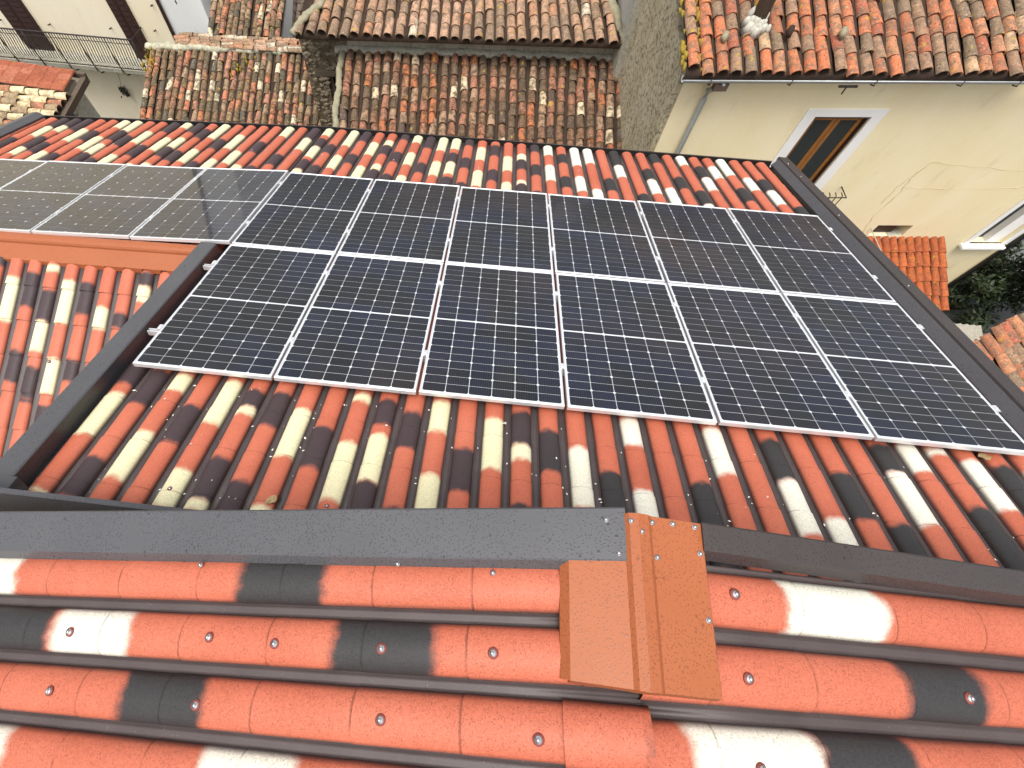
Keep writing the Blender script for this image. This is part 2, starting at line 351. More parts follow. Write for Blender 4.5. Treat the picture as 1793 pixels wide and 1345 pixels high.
PB = PP("""0:D0.12/-0.11,C-0.2/-0.59,C-1.03/-1.05;1:D0.06/-0.29,D-0.76/-1.05;2:C0.04/-0.13,C-0.52/-0.89;3:D-0.25/-0.58;4:C0.02/-0.39,C-0.78/-1.05;5:D-0.04/-0.21,C-0.21/-0.28,D-0.66/-0.98,C-0.98/-1.05;6:D-0.04/-0.36,D-0.82/-1.05;7:C-0.18/-0.6,C-0.97/-1.05;8:D-0.32/-0.66;9:C0.02/-0.05,C-0.43/-0.88;10:D-0.01/-0.25,C-0.34/-0.72,D-0.72/-1.05;11:D-0.1/-0.43,D-0.88/-1.05;12:C0.03/-0.26,C-0.62/-1.05;13:D-0.38/-0.72;14:C-0.08/-0.52;15:D0.01/-0.3,C-0.3/-0.42,D-0.76/-1.05;16:D-0.14/-0.49;17:C-0.27/-0.73;18:D-0.44/-1.05;19:C0.05/-0.19,C-0.56/-1.05;20:;21:D-0.45/-1.05;22:C0.03/-0.36;23:;24:D-0.01/-0.36,C-0.36/-0.75;25:C-0.62/-1.05;26:D-0.25/-0.6;27:D-0.61/-1.05;28:D0.04/-0.19,C-0.19/-0.59;29:C0.07/-0.16;30:C0.06/0.01,D-0.42/-1.05;31:C-0.02/-0.41;32:D-0.04/-1.05""")
PT = PP("""-23:;-22:D4.58/3.45;-21:D5.5/5.08,C5.08/4.68;-20:D5.5/5.14,C5.14/4.91,D4.66/4.23,C4.23/3.98;-19:D5.5/4.97,D4.45/4.09;-18:C5.03/4.54,C4.11/3.45;-17:D4.98/4.59,D4.08/3.45;-16:C5.5/5.16,C4.75/4.25;-15:C5.5/5.03,D5.03/4.64,C4.47/4.13,D4.13/3.45;-14:D4.84/4.46,D3.96/3.45;-13:C5.03/4.58,C4.11/3.45;-12:D5.5/5.05,D4.5/4.1;-11:C5.5/5.26,C4.82/4.33,C3.82/3.45;-10:D5.5/5.08,C4.84/4.47,D4.47/4.13,C3.87/3.45;-9:D5.23/4.87,D4.34/3.98;-8:C5.5/4.88,C4.42/3.97;-7:D4.85/4.48,D3.99/3.45;-6:C5.04/4.51,C4.1/3.45;-5:C4.43/3.98;-4:D4.81/4.42,C3.94/3.45;-3:C5.5/5.08,D3.93/3.45;-2:D4.37/4.01;-1:D5.5/5.02,C5.02/4.58;0:C5.5/5.19,D5.05/4.74,C4.74/4.34,D4.24/3.91,C3.91/3.45;1:D4.85/4.53,D4.08/3.45;2:C5.5/4.85,C4.46/4.03;3:D5.5/5.07,D4.55/4.22;4:C5.05/4.58,C4.17/3.45;5:C5.18/4.98,D4.98/4.62,C4.27/4.1,D4.1/3.45;6:D5.5/5.26,D4.77/4.4,D3.97/3.45;7:C5.5/5.19,C4.78/4.34,C3.96/3.45;8:D5.5/5,D4.45/4.11;9:C5.5/4.95,C4.53/4.07;10:C5.5/5.05,D4.9/4.55,C4.55/4.15,D4.05/3.45;11:D5.5/5.23,D4.76/4.39,D3.9/3.45;12:C5.2/4.72,C4.33/3.84;13:D5.32/4.91,D4.41/4.05;14:C4.92/4.42,C4.03/3.45;15:C5.05/4.84,D4.84/4.5,C4.13/4.02,D4.02/3.45;16:D5.5/5.19,D4.7/4.33,D3.83/3.45;17:C5.5/5.11,C4.73/4.21;18:D5.19/4.85,D4.38/4.03;19:C5.5/4.8,C4.41/3.95;20:C5.5/4.92,C4.05/3.45;21:D4.43/4.04;22:D5.5/4.92,C4.92/4.51;23:D4.02/3.45;24:D4.87/4.5,C4.5/4.07;25:D5.5/5.14,C4.27/3.45;26:D4.66/4.28;27:C5.5/5.14,D4.26/3.86,C3.86/3.45;28:D5.12/4.73,C4.73/4.31;29:C5.16/4.75;30:C5.5/4.88,D4.46/4.06;31:C4.83/4.43;32:D4.82/4.45,C4.45/4.04;33:D4.02/3.45""")
P2 = PP("""0:C1.19/0.75;1:D1.25/0.91,D0.48/0.18;2:C1.34/1.28,D1.09/0.78,C0.78/0.49,D0.34/0.04;3:C1.2/0.78,C0.43/0.13;4:D1.2/0.88,D0.44/0.23;5:C0.97/0.76;6:D0.93/0.78;7:D1.35/1.21,C1.21/1.06;8:""")
def roof_arches(parent, M, xs, y0, y1, name, hw=.072, h=.05):
    mb = MB(); n = SEG + 1
    for x in xs:
        nl = max(1, round((y1 - y0) / STEP))
        for k in range(nl):
            a, b = y0 + (y1 - y0) * k / nl, y0 + (y1 - y0) * (k + 1) / nl
            va = [(x + p[0], p[1], p[2]) for p in arch(hw * .95, h * .9, a)]; vb = [(x + p[0], p[1], p[2]) for p in arch(hw * 1.02, h * 1.05, b)]
            mb.add(va + vb, [(i, n + i, n + i + 1, i + 1)[::-1] for i in range(SEG)], 0, True)
    return tag(mb.build(name, M_TILE, parent, M), kind='stuff')

# --- main house under the panels
house = thing('house', (3.1, 2, GZ), 'house whose patched terracotta roof carries twelve dark solar panels in two rows', 'house')
MV = MR @ T(0, 0, -.155)
xs1 = [-.058 + .195 * j for j in range(34)]
slope = valley_sheet(house, MV, xs1, -1.1, 5.44, .195, 'roof_slope')
for j, x in enumerate(xs1):
    for k in (-3, -2, -1, 0):
        a = -.26 + STEP * k
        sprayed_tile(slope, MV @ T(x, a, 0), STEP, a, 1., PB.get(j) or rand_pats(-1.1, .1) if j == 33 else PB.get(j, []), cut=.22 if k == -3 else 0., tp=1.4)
    for k in range(11, 16):
        a = -.26 + STEP * k
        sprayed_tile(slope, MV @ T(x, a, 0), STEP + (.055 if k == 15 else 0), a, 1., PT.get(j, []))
roof_arches(slope, MV, xs1, -.26 + STEP, -.26 + STEP * 11 + .01, 'covered_tiles')
hb = MB()
# body below the roof: a sloped-top block
def block(mb, x0, x1, Y0, z0, Y1, z1, zb=GZ):
    return mb.hexa([(x0, Y0, zb), (x1, Y0, zb), (x1, Y1, zb), (x0, Y1, zb), (x0, Y0, z0), (x1, Y0, z0), (x1, Y1, z1), (x0, Y1, z1)])
block(hb, -.12, 6.5, -1.05, .14, 4.75, -1.98).build('wall', M_WHITE, house)
# verge trim on the left (between the two roofs): tall folded profile
tr = MB()
prof = [(-.315, 0, -.16), (-.305, 0, -.004), (-.297, 0, .004), (-.148, 0, .004), (-.138, 0, -.004), (-.158, 0, -.165)]
tr.prism([MR.to_3x3() @ Vector(q) for q in prof], MR @ Vector((0, -1.13, 0)), MR @ Vector((0, 1.74, 0)))
bevel(tr.build('verge_flashing', M_TRIM, house), .003)
# flashing against the wall at the top of the slope
tr = MB(); hp = [(0, -1.06, -.145), (0, -1.065, -.085), (0, -1.10, -.07), (0, -1.22, -.055), (0, -1.24, .25), (0, -1.27, .25), (0, -1.27, -.16)]
tr.prism([MR.to_3x3() @ Vector((0, q[1], q[2])) for q in hp], MR @ Vector((-.33, 0, 0)), MR @ Vector((6.5, 0, 0)))
tr.build('wall_flashing', M_TRIM, house)
tr = MB(); tr.box((-.34, -1.23, -.12), (-.10, -1.03, .012), MR); bevel(tr.build('corner_flashing', M_TRIM, house), .006)
# right verge: light inner fold, darker top
R3x3 = MR.to_3x3()
def sweepR(name, prof, y0, y1, mat, parent, Mx=MR):
    tr = MB(); tr.prism([Mx.to_3x3() @ Vector((q[0], 0, q[1])) for q in prof], Mx @ Vector((0, y0, 0)), Mx @ Vector((0, y1, 0)))
    return bevel(tr.build(name, mat, parent), .003)
sweepR('verge_flashing', [(6.492, -.10), (6.560, -.022), (6.572, -.028), (6.51, -.16)], -1.1, 5.40, M_TRIM, house)
sweepR('verge_cap', [(6.565, -.03), (6.575, -.006), (6.705, -.012), (6.712, -.022), (6.712, -.22), (6.575, -.22)], -1.1, 5.46, M_TRIMD, house)
sc_m = MB(); sc_m.tube([(0, 0, 0), (0, 0, .004)], .009, 8); sc_m.tube([(0, 0, .004), (0, 0, .009)], [.006, .004], 6)
ME_RIVET = sc_m.mesh('rivet', M_STEEL)
for y in (5.2, 4.75, 3.6, 2.1): reg(bpy.data.objects.new('rivet', ME_RIVET), MR @ T(6.60 + random.uniform(0, .02), y, -.007), house)
# eave gutter: black channel with a thin outer lip
def gutter(parent, Mx, x0, x1, y, z, mat=M_BLACK):
    prof = [(y - .03, z - .03), (y - .03, z - .10), (y + .10, z - .10), (y + .10, z + .012), (y + .088, z + .012), (y + .088, z - .088), (y - .018, z - .088), (y - .018, z - .03)]
    tr = MB(); tr.prism([Mx.to_3x3() @ Vector((0, q[0], q[1])) for q in prof], Mx @ Vector((x0, 0, 0)), Mx @ Vector((x1, 0, 0)))
    g_ = tr.build('gutter', mat, parent)
    tr = MB(); tr.prism([Mx.to_3x3() @ Vector((0, y + .094 + q[0], z + .016 + q[1])) for q in ((-.012, -.004), (.012, -.004), (.012, .004), (-.012, .004))], Mx @ Vector((x0, 0, 0)), Mx @ Vector((x1, 0, 0)))
    tr.build('gutter_lip', M_TRIMD, g_)
gutter(house, MR, -.13, 6.56, 5.46, -.125)

# --- left house: ridge roof, far slope carries four panels
lhouse = thing('house', (-2.6, 2, GZ), 'house left of the grey verge strip, with orange ridge cap and four paler solar panels', 'house')
MVL = ML @ T(0, 0, -.155)
xs2 = [-.075 + .2035 * j for j in range(-23, 0)]
lslope = valley_sheet(lhouse, MVL, xs2, 1.72, 5.44, .2035, 'far_roof_slope')
for j, x in zip(range(-23, 0), xs2):
    for k in range(11, 16):
        a = -.26 + STEP * k
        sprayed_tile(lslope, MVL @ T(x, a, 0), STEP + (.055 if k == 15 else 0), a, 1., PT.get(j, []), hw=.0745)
roof_arches(lslope, MVL, xs2, 1.8, -.26 + STEP * 11 + .01, 'covered_tiles', .0745)
gutter(lhouse, ML, -4.95, -.14, 5.46, -.125)
sweepR('verge_flashing', [(-4.90, -.20), (-4.90, -.05), (-4.80, -.04), (-4.70, -.09), (-4.70, -.17)], 1.7, 5.5, M_TRIM, lhouse, ML)
sl2 = .3; c2 = 1 / math.hypot(1, sl2); s2 = sl2 * c2
def M2(X, Y): return frame((X, Y - s2 * -.052 * 1, -.734 + sl2 * (Y - 1.5) - c2 * .052), (-1, 0, 0), (0, -c2, -s2), (0, -s2, c2))
P2[2] += [('D', .04, .0)]; P2[3] = [('C', 1.2, .78), ('C', .43, .10), ('D', -.007, -.176)]
nslope = valley_sheet(lhouse, frame((0, 1.55, -.734 + sl2 * .05 - c2 * .052), (-1, 0, 0), (0, -c2, -s2), (0, -s2, c2)), [2.224 + .195 * k for k in range(-9, 13)], 0, 3.4, .195, 'near_roof_slope')
random.seed(19)
for k in range(-12, 10):
    low = min([min(a, b) for _, a, b in P2.get(k, [])] + [1.4 if k not in P2 else .45])
    P2[k] = P2.get(k, []) + rand_pats(-1.4, low - (.75 if k in P2 else .1))
    for i in range(9):
        Y = 1.471 - .341 * i; X = -2.224 + .195 * k - .017 * (Y - 1.5)
        sprayed_tile(nslope, M2(X, Y), .356, Y, -c2, P2[k], cut=.105 if i == 0 else 0., tp=2.2)
hb = MB(); hb.hexa([(-4.75, -1.6, GZ), (-.3, -1.6, GZ), (-.3, 1.6, GZ), (-4.75, 1.6, GZ), (-4.75, -1.6, -1.78), (-.3, -1.6, -1.78), (-.3, 1.6, -.90), (-4.75, 1.6, -.90)])
hb.hexa([(-4.75, 1.6, GZ), (-.14, 1.6, GZ), (-.14, 4.75, GZ), (-4.75, 4.75, GZ), (-4.75, 1.6, -1.1), (-.14, 1.6, -.92), (-.14, 4.75, -2.05), (-4.75, 4.75, -2.2)])
hb.build('wall', M_WHITE, lhouse)
# orange ridge cap: flat apron on the near side, half-round on top, notched lower edge over the tiles
rc = MB(); yr = 1.60; zr = -.672
pr = [(yr - .237, zr - .072), (yr - .235, zr - .062), (yr - .09, zr - .012), (yr - .075, zr - .004)]
for i in range(9):
    a = math.pi * (1 - i / 8); pr.append((yr - .015 + .062 * math.cos(a), zr - .004 + .05 * math.sin(a)))
pr += [(yr + .06, zr - .012), (yr + .11, zr - .07), (yr + .11, zr - .09), (yr, zr - .05)]
rc.prism([(0, *q) for q in pr], (-4.8, 0, -.13), (-.30, 0, 0), True, 0, False)
rcap = rc.build('ridge_cap', M_ORANGE, lhouse)
nt_ = MB()
for k in range(-12, 10):     # notched apron teeth dropping into each valley
    X = -2.224 + .195 * (k + .5); dz = -.13 * (-.3 - X) / 4.5 if X < -.3 else 0
    if X > -.38: continue
    y0, z0 = yr - .2375, zr - .066 + dz
    nt_.hexa([(X - .045, y0 - .012, z0 - .048), (X + .045, y0 - .012, z0 - .048), (X + .045, y0 - .009, z0 - .048), (X - .045, y0 - .009, z0 - .048), (X - .072, y0 - .001, z0 + .004), (X + .072, y0 - .001, z0 + .004), (X + .072, y0 + .003, z0 + .004), (X - .072, y0 + .003, z0 + .004)])
nt_.build('apron_teeth', M_ORANGE, rcap)

# --- near gabled house the photo is taken from
nhouse = thing('house', (3, -3.5, GZ), 'nearest house with gabled roof of large patched tiles and orange ridge saddle', 'house')
dL = Vector((-1, -.075, -.229)).normalized(); nL = Vector((-.229, 0, 1)).normalized(); xL = dL.cross(nL).normalized(); nL = xL.cross(dL)
dR = Vector((1, .025, -.177)).normalized(); nRr = Vector((.177, 0, 1)).normalized(); xR = dR.cross(nRr).normalized(); nRr = xR.cross(dR)
def zL(x): return 1.408 + .229 * (x - 2.5)
def zRt(x): return 1.534 - .177 * (x - 3.05)
PL = {0: [('C', .3, .73), ('D', 1.73, 2.06)], 1: [('D', .6, 1.0), ('C', 1.02, 1.35), ('D', 2.13, 2.47)], 2: [('D', 1.40, 1.72)], 3: [('C', .6, 1.01), ('C', 1.77, 2.08)]}
PR = {0: [('C', 3.55, 3.9)], 1: [('D', 3.91, 4.2)], 2: [('C', 3.19, 3.58), ('D', 3.58, 3.89)]}
lsl = valley_sheet(nhouse, frame((3.05, -1.393, zL(3.05)), xL, dL, nL), [-(.0975 - .195 * r) * (1 if xL.y < 0 else -1) for r in range(0, 9)][::(1 if xL.y < 0 else -1)], 0, 4.2, .195, 'left_roof_slope')
rsl = valley_sheet(nhouse, frame((3.05, -1.404, zRt(3.05)), xR, dR, nRr), sorted([(.105 - .21 * r) * (1 if xR.y > 0 else -1) for r in range(0, 9)]), 0, 4.2, .21, 'right_roof_slope')
for r in range(6):
    for i in range(13):
        xa = 2.925 - .335 * (i - 1); cut = 0
        if i == 0: xa, cut = 3.26, .21
        y = -1.434 + .075 * (xa - 2.5) + .0975 - .195 * r
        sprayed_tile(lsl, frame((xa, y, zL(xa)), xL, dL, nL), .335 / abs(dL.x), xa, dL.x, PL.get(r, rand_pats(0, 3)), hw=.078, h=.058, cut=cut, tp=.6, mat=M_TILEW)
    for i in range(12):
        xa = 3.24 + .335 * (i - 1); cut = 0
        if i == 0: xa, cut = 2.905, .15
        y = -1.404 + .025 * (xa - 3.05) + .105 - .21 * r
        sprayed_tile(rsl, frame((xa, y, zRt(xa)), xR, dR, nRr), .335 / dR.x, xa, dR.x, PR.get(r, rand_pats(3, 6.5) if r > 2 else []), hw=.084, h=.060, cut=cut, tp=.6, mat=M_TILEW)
    if r >= 2:    # right-hand sheets lap over the ridge
        y = -1.434 + .075 * (3.07 - 2.5) + .0975 - .195 * r
        sprayed_tile(lsl, frame((3.09, y, zL(3.07) + .004), xL, dL, nL), .22, 9., -1., [], hw=.083, h=.069, mat=M_TILEW)
hb = MB(); hb.hexa([(-1, -6, GZ), (3.05, -6, GZ), (3.05, -1.25, GZ), (-1, -1.42, GZ), (-1, -6, zL(-1) - .06), (3.05, -6, zL(3.05) - .06), (3.05, -1.25, zL(3.05) - .06), (-1, -1.42, zL(-1) - .06)])
hb.hexa([(3.05, -6, GZ), (7.2, -6, GZ), (7.2, -1.25, GZ), (3.05, -1.25, GZ), (3.05, -6, zRt(3.05) - .06), (7.2, -6, zRt(7.2) - .06), (7.2, -1.25, zRt(7.2) - .06), (3.05, -1.25, zRt(3.05) - .06)])
hb.build('wall', M_WHITE, nhouse)
# left barge trim (box following the slope), right barge trim
def barge(name, x0, x1, zf, h, yfar, wd, near_drop, out, mat):
    tr = MB(); P = []
    for x in (x0, x1):
        yf = yfar(x); z = zf(x) + h
        P.append([(x, yf, z - .30), (x, yf - .02, z - .30), (x, yf - .015, z - near_drop - .02), (x, yf - wd - out, z - near_drop), (x, yf - wd, z - .004), (x, yf - wd + .006, z), (x, yf - .006, z), (x, yf, z - .006)])
    n = 8; tr.add(P[0] + P[1], [(i, (i + 1) % n, n + (i + 1) % n, n + i)[::-1] for i in range(n)] + [tuple(range(n)), tuple(range(n, 2 * n))[::-1]])
    return tr.build(name, mat, nhouse)
barge('barge_flashing', -1., 3.015, zL, .085, lambda x: -1.056 + .07 * (x - 3.012), .165, .085, .05, M_TRIM)
barge('barge_lap', 1.955, 3.0165, zL, .0872, lambda x: -1.0545 + .07 * (x - 3.012), .168, .0855, .051, M_TRIM)
barge('barge_lap', 4.6, 7.2, zRt, .0972, lambda x: -1.0685 + .002 * (x - 3.2), .091, .0555, .0235, M_TRIMD)
barge('barge_flashing', 3.268, 7.2, zRt, .095, lambda x: -1.070 + .002 * (x - 3.2), .088, .055, .022, M_TRIMD)
tr = MB(); tr.add([(3.016, -1.057, zL(3.015) + .084), (3.016, -1.222, zL(3.015) + .084), (2.97, -1.272, zL(2.97) + .0), (3.016, -1.06, zL(3) + .0)], [(0, 1, 2, 3)]).build('end_fold', M_TRIM, nhouse)
# orange saddle over the ridge
sd_ = MB()
def zs(x): return (zL(x) if x < 3.05 else zRt(x)) + .085
prs = [(2.822, -.030), (2.845, 0.), (3.012, 0.), (3.024, .012), (3.05, .016), (3.085, .012), (3.098, 0.), (3.104, 0.), (3.268, 0.), (3.272, -.006), (3.272, -.028)]
top_ = [(x, zs(x) + d if 2.84 < x < 3.27 else (zL(2.845) if x < 3 else zRt(3.268)) + .085 + d) for x, d in prs]
bot_ = [(x, z - .012) for x, z in top_][::-1]
def yfar(x): return -1.075
va = [(x, yfar(x), z) for x, z in top_ + bot_]; vb = [(x + .012, -1.562 - .0 * x, z) for x, z in top_ + bot_]; n = len(va)
sd_.add(va + vb, [(i, (i + 1) % n, n + (i + 1) % n, n + i)[::-1] for i in range(n)])
sd_.add([(x + .012, -1.562, z) for x, z in top_[1:-1]] + [(x + .014, -1.572, z - .045) for x, z in top_[1:-1]], [(i, i + 1, len(top_) - 2 + i + 1, len(top_) - 2 + i) for i in range(len(top_) - 3)])
saddle = sd_.build('ridge_saddle', M_ORANGE, nhouse)
for x, y in ((3.03, -1.10), (3.10, -1.095), (3.17, -1.09), (3.245, -1.09), (3.255, -1.17), (3.262, -1.36), (3.11, -1.20), (3.06, -1.13)):
    reg(bpy.data.objects.new('rivet', ME_RIVET), T(x, y, zs(x) + (.012 if 3.02 < x < 3.09 else .001)), saddle)
for x, y in ((2.96, -1.10), (2.995, -1.20), (2.3, -1.29), (1.55, -1.36), (2.62, -1.29)):
    reg(bpy.data.objects.new('rivet', ME_RIVET), T(x, y, zL(x) + (.086 if x > 2.9 else .062)) @ Matrix.Rotation(-.22, 4, 'Y'), nhouse)
# roofing screws with washers
ms = MB(); ms.tube([(0, 0, -.002), (0, 0, .003), (0, 0, .005)], [.0175, .0165, .010], 14, 1); ms.tube([(0, 0, .004), (0, 0, .007)], .011, 12); ms.tube([(0, 0, .006), (0, 0, .0135)], .0062, 6)
ME_SCREW = ms.mesh('screw', [M_STEEL, M_WASH])
for x, y in ((1.1, -1.64), (1.68, -1.59), (1.93, -1.58), (2.3, -1.55), (2.65, -1.52), (1.11, -1.83), (1.7, -1.79), (2.33, -1.74), (2.79, -1.72)):
    r = round((-1.434 + .075 * (x - 2.5) + .0975 - y) / .195); yc = -1.434 + .075 * (x - 2.5) + .0975 - .195 * r
    yy = yc + max(-.03, min(.03, y - yc)); reg(bpy.data.objects.new('screw', ME_SCREW), frame((x, yy, zL(x)), xL, dL, nL) @ T(0, 0, .058) @ Matrix.Rotation(random.uniform(-.15, .15), 4, 'X'), nhouse)
for x, y in ((3.363, -1.273), (3.374, -1.503), (4.124, -1.487), (3.379, -1.721)):
    r = round((-1.404 + .105 - y) / .21); yc = -1.404 + .025 * (x - 3.05) + .105 - .21 * r
    yy = yc + max(-.03, min(.03, y - yc)); reg(bpy.data.objects.new('screw', ME_SCREW), frame((x, yy, zRt(x)), xR, dR, nRr) @ T(0, 0, .060) @ Matrix.Rotation(random.uniform(-.15, .15), 4, 'X'), nhouse)
for j, y in ((4, -.93), (9, -.93), (30, -.95), (6, 4.45), (9, 4.5), (12, 4.4), (17, 4.55), (19, 4.6), (24, 4.5), (29, 4.8), (1, 4.42), (2, 4.5), (-1, 4.4)):
    xx = -.058 + .195 * j if j >= 0 else -.075 + .2035 * j
    reg(bpy.data.objects.new('screw', ME_SCREW), (MV if j >= 0 else MVL) @ T(xx, y, .0495) @ Matrix.Scale(.85, 4), house if j >= 0 else lhouse)
for k, Y in ((3, .40), (-1, .4)): reg(bpy.data.objects.new('screw', ME_SCREW), M2(-2.224 + .195 * k, Y) @ T(0, 0, .052), lhouse)
for j in (-3, -4, -5, -6, -8, -9, -12, -14, -15): reg(bpy.data.objects.new('screw', ME_SCREW), MVL @ T(-.075 + .2035 * j, 4.47, .0495) @ Matrix.Scale(.85, 4), lhouse)

# ------------------------------------------------------------------ solar panels
PWd, PHt, PT_ = 1.038, 1.755, .035
fm = MB(); lip = .0115
for a, b in (((0, 0), (PWd, lip)), ((0, PHt - lip), (PWd, PHt)), ((0, lip), (lip, PHt - lip)), ((PWd - lip, lip), (PWd, PHt - lip))):
    fm.box((a[0], a[1], -PT_), (b[0], b[1], 0))
ME_FRAME = fm.mesh('frame', M_ALU)
ME_BACK = MB().box((lip, lip, -.012), (PWd - lip, PHt - lip, -.0035)).mesh('back_sheet', M_BACK)
cw, ch, cc = .1630, .0807, .010
ME_CELL = MB().add([(-cw / 2, -ch / 2, 0), (cw / 2, -ch / 2, 0), (cw / 2, ch / 2 - cc, 0), (cw / 2 - cc, ch / 2, 0), (-cw / 2 + cc, ch / 2, 0), (-cw / 2, ch / 2 - cc, 0),
                    (-cw / 2, -ch / 2, -.001), (cw / 2, -ch / 2, -.001), (cw / 2, ch / 2 - cc, -.001), (cw / 2 - cc, ch / 2, -.001), (-cw / 2 + cc, ch / 2, -.001), (-cw / 2, ch / 2 - cc, -.001)],
                   [(0, 1, 2, 3, 4, 5)] + [((i + 1) % 6, i, 6 + i, 6 + (i + 1) % 6) for i in range(6)]).mesh('cell', M_CELL)
ME_CELL2 = ME_CELL.copy(); ME_CELL2.materials[0] = M_CELL2
def solar_panel(M, label, group, mc=None):
    t = thing('solar_panel', None, label, 'solar panel', group, M)
    bevel(reg(bpy.data.objects.new('frame', ME_FRAME), M, t), .0015, 1)
    bs = reg(bpy.data.objects.new('back_sheet', ME_BACK), M, t)
    pxx = (PWd - 2 * lip - .012) / 6
    for r in range(20):
        y = .0225 + .0422 + (r % 10) * .0843 + (0 if r < 10 else .857)
        for c_ in range(6):
            x = lip + .006 + pxx * (c_ + .5)
            reg(bpy.data.objects.new('cell', mc or ME_CELL), M @ T(x, y, -.0018) @ (Matrix.Rotation(math.pi, 4, 'Z') if r % 2 == 0 else Matrix()), bs)
ordn = ('first', 'second', 'third', 'fourth', 'fifth', 'sixth')
for j in range(2):
    for i in range(6):
        M = MR @ T(i * 1.058 + random.uniform(-.002, .002), j * 1.775 + random.uniform(-.003, .003), random.uniform(-.002, .002))
        M = M @ Matrix.Rotation(random.uniform(-.0015, .0015), 4, 'Z') @ Matrix.Rotation(random.uniform(-.004, .004), 4, 'X') @ Matrix.Rotation(random.uniform(-.004, .004), 4, 'Y')
        solar_panel(M, 'dark solar panel, %s from the left in the %s row of six' % (ordn[i], 'lower (near)' if j == 0 else 'upper (far)'), 'solar panels on the main roof')
for k in range(1, 6):
    M = ML @ T(-.022 - 1.052 * k + .014, 1.775 + random.uniform(-.004, .004), random.uniform(-.002, .002)) @ Matrix.Rotation(random.uniform(-.004, .004), 4, 'X') @ Matrix.Rotation(-.012 if k == 1 else random.uniform(-.006, .004), 4, 'Y')
    if k < 5: solar_panel(M, 'paler solar panel above the orange ridge cap, %s left of the dark panels' % ordn[k - 1], 'solar panels on the left roof', ME_CELL2)
# mounting rails with clamps
def rail(Mx, x0, x1, y, label, gaps):
    t = thing('mounting_rail', None, label, 'rail', 'aluminium mounting rails', Mx @ T(x0, y, -.075))
    Mw = Mx @ T(0, y, 0); mb = MB(); h = -.036
    for a, b in (((-.02, -.078), (.02, -.072)), ((-.02, -.072), (-.015, h)), ((.015, -.072), (.02, h)), ((-.015, h - .006), (-.006, h)), ((.006, h - .006), (.015, h)), ((-.015, -.058), (.015, -.054))):
        mb.box((x0, a[0], a[1]), (x1, b[0], b[1]))
    mb.build('profile', M_ALU, t, Mw)
    for gx, wd in gaps:
        c_ = MB(); c_.box((gx - wd, -.03, -.002), (gx + wd, .03, .0045)); c_.box((gx - .005, -.03, -.036), (gx + .005, .03, -.002)); c_.tube([(gx, 0, .004), (gx, 0, .011)], .007, 6)
        c_.build('clamp', M_ALU, t, Mw)
for y, w_ in ((.42, 'lower row, nearest the camera'), (1.40, 'lower row, far side'), (2.2, 'upper row, near side'), (3.2, 'upper row, nearest the eave')):
    rail(MR, -.125, 6.375, y, 'silver aluminium rail under the %s, its end showing' % w_, [(1.058 * i - .010, .017) for i in range(1, 6)] + [(6.328 + .012, .014), (-.012, .014)])
for y, w_ in ((2.2, 'near'), (3.2, 'far')):
    rail(ML, -4.3, -.06, y, 'silver aluminium rail under the four left panels, %s side' % w_, [(-.022 - 1.052 * k + .007, .015) for k in range(1, 4)])

# ------------------------------------------------------------------ old barrel-tile roofs
def mortar(name, parent, M, p, q, r, mat, seed=1, flat=.6):
    rs = random.Random(seed); p, q = Vector(p), Vector(q); L = (q - p).length; n = max(4, int(L / .045)); seg = 8; vs = []
    d = (q - p).normalized(); side = d.cross(Vector((0, 0, 1))).normalized(); wob = rs.uniform(0, 9)
    for i in range(n + 1):
        c = p.lerp(q, i / n) + side * (.25 * r * math.sin(i * .31 + wob) + rs.gauss(0, .08 * r))
        for k in range(seg):
            a = 2 * math.pi * k / seg; rr = r * (1 + .35 * noise.noise(Vector((i * .23 + wob, k * .7, seed))) + rs.gauss(0, .07))
            vs.append(c + side * math.cos(a) * rr + Vector((0, 0, math.sin(a) * rr * flat)))
    fs = [(i * seg + k, i * seg + (k + 1) % seg, (i + 1) * seg + (k + 1) % seg, (i + 1) * seg + k) for i in range(n) for k in range(seg)] + [tuple(range(seg))[::-1], tuple(range(n * seg, n * seg + seg))]
    mb = MB(); mb.add(vs, fs, 0, True); return mb.build(name, mat, parent, M)

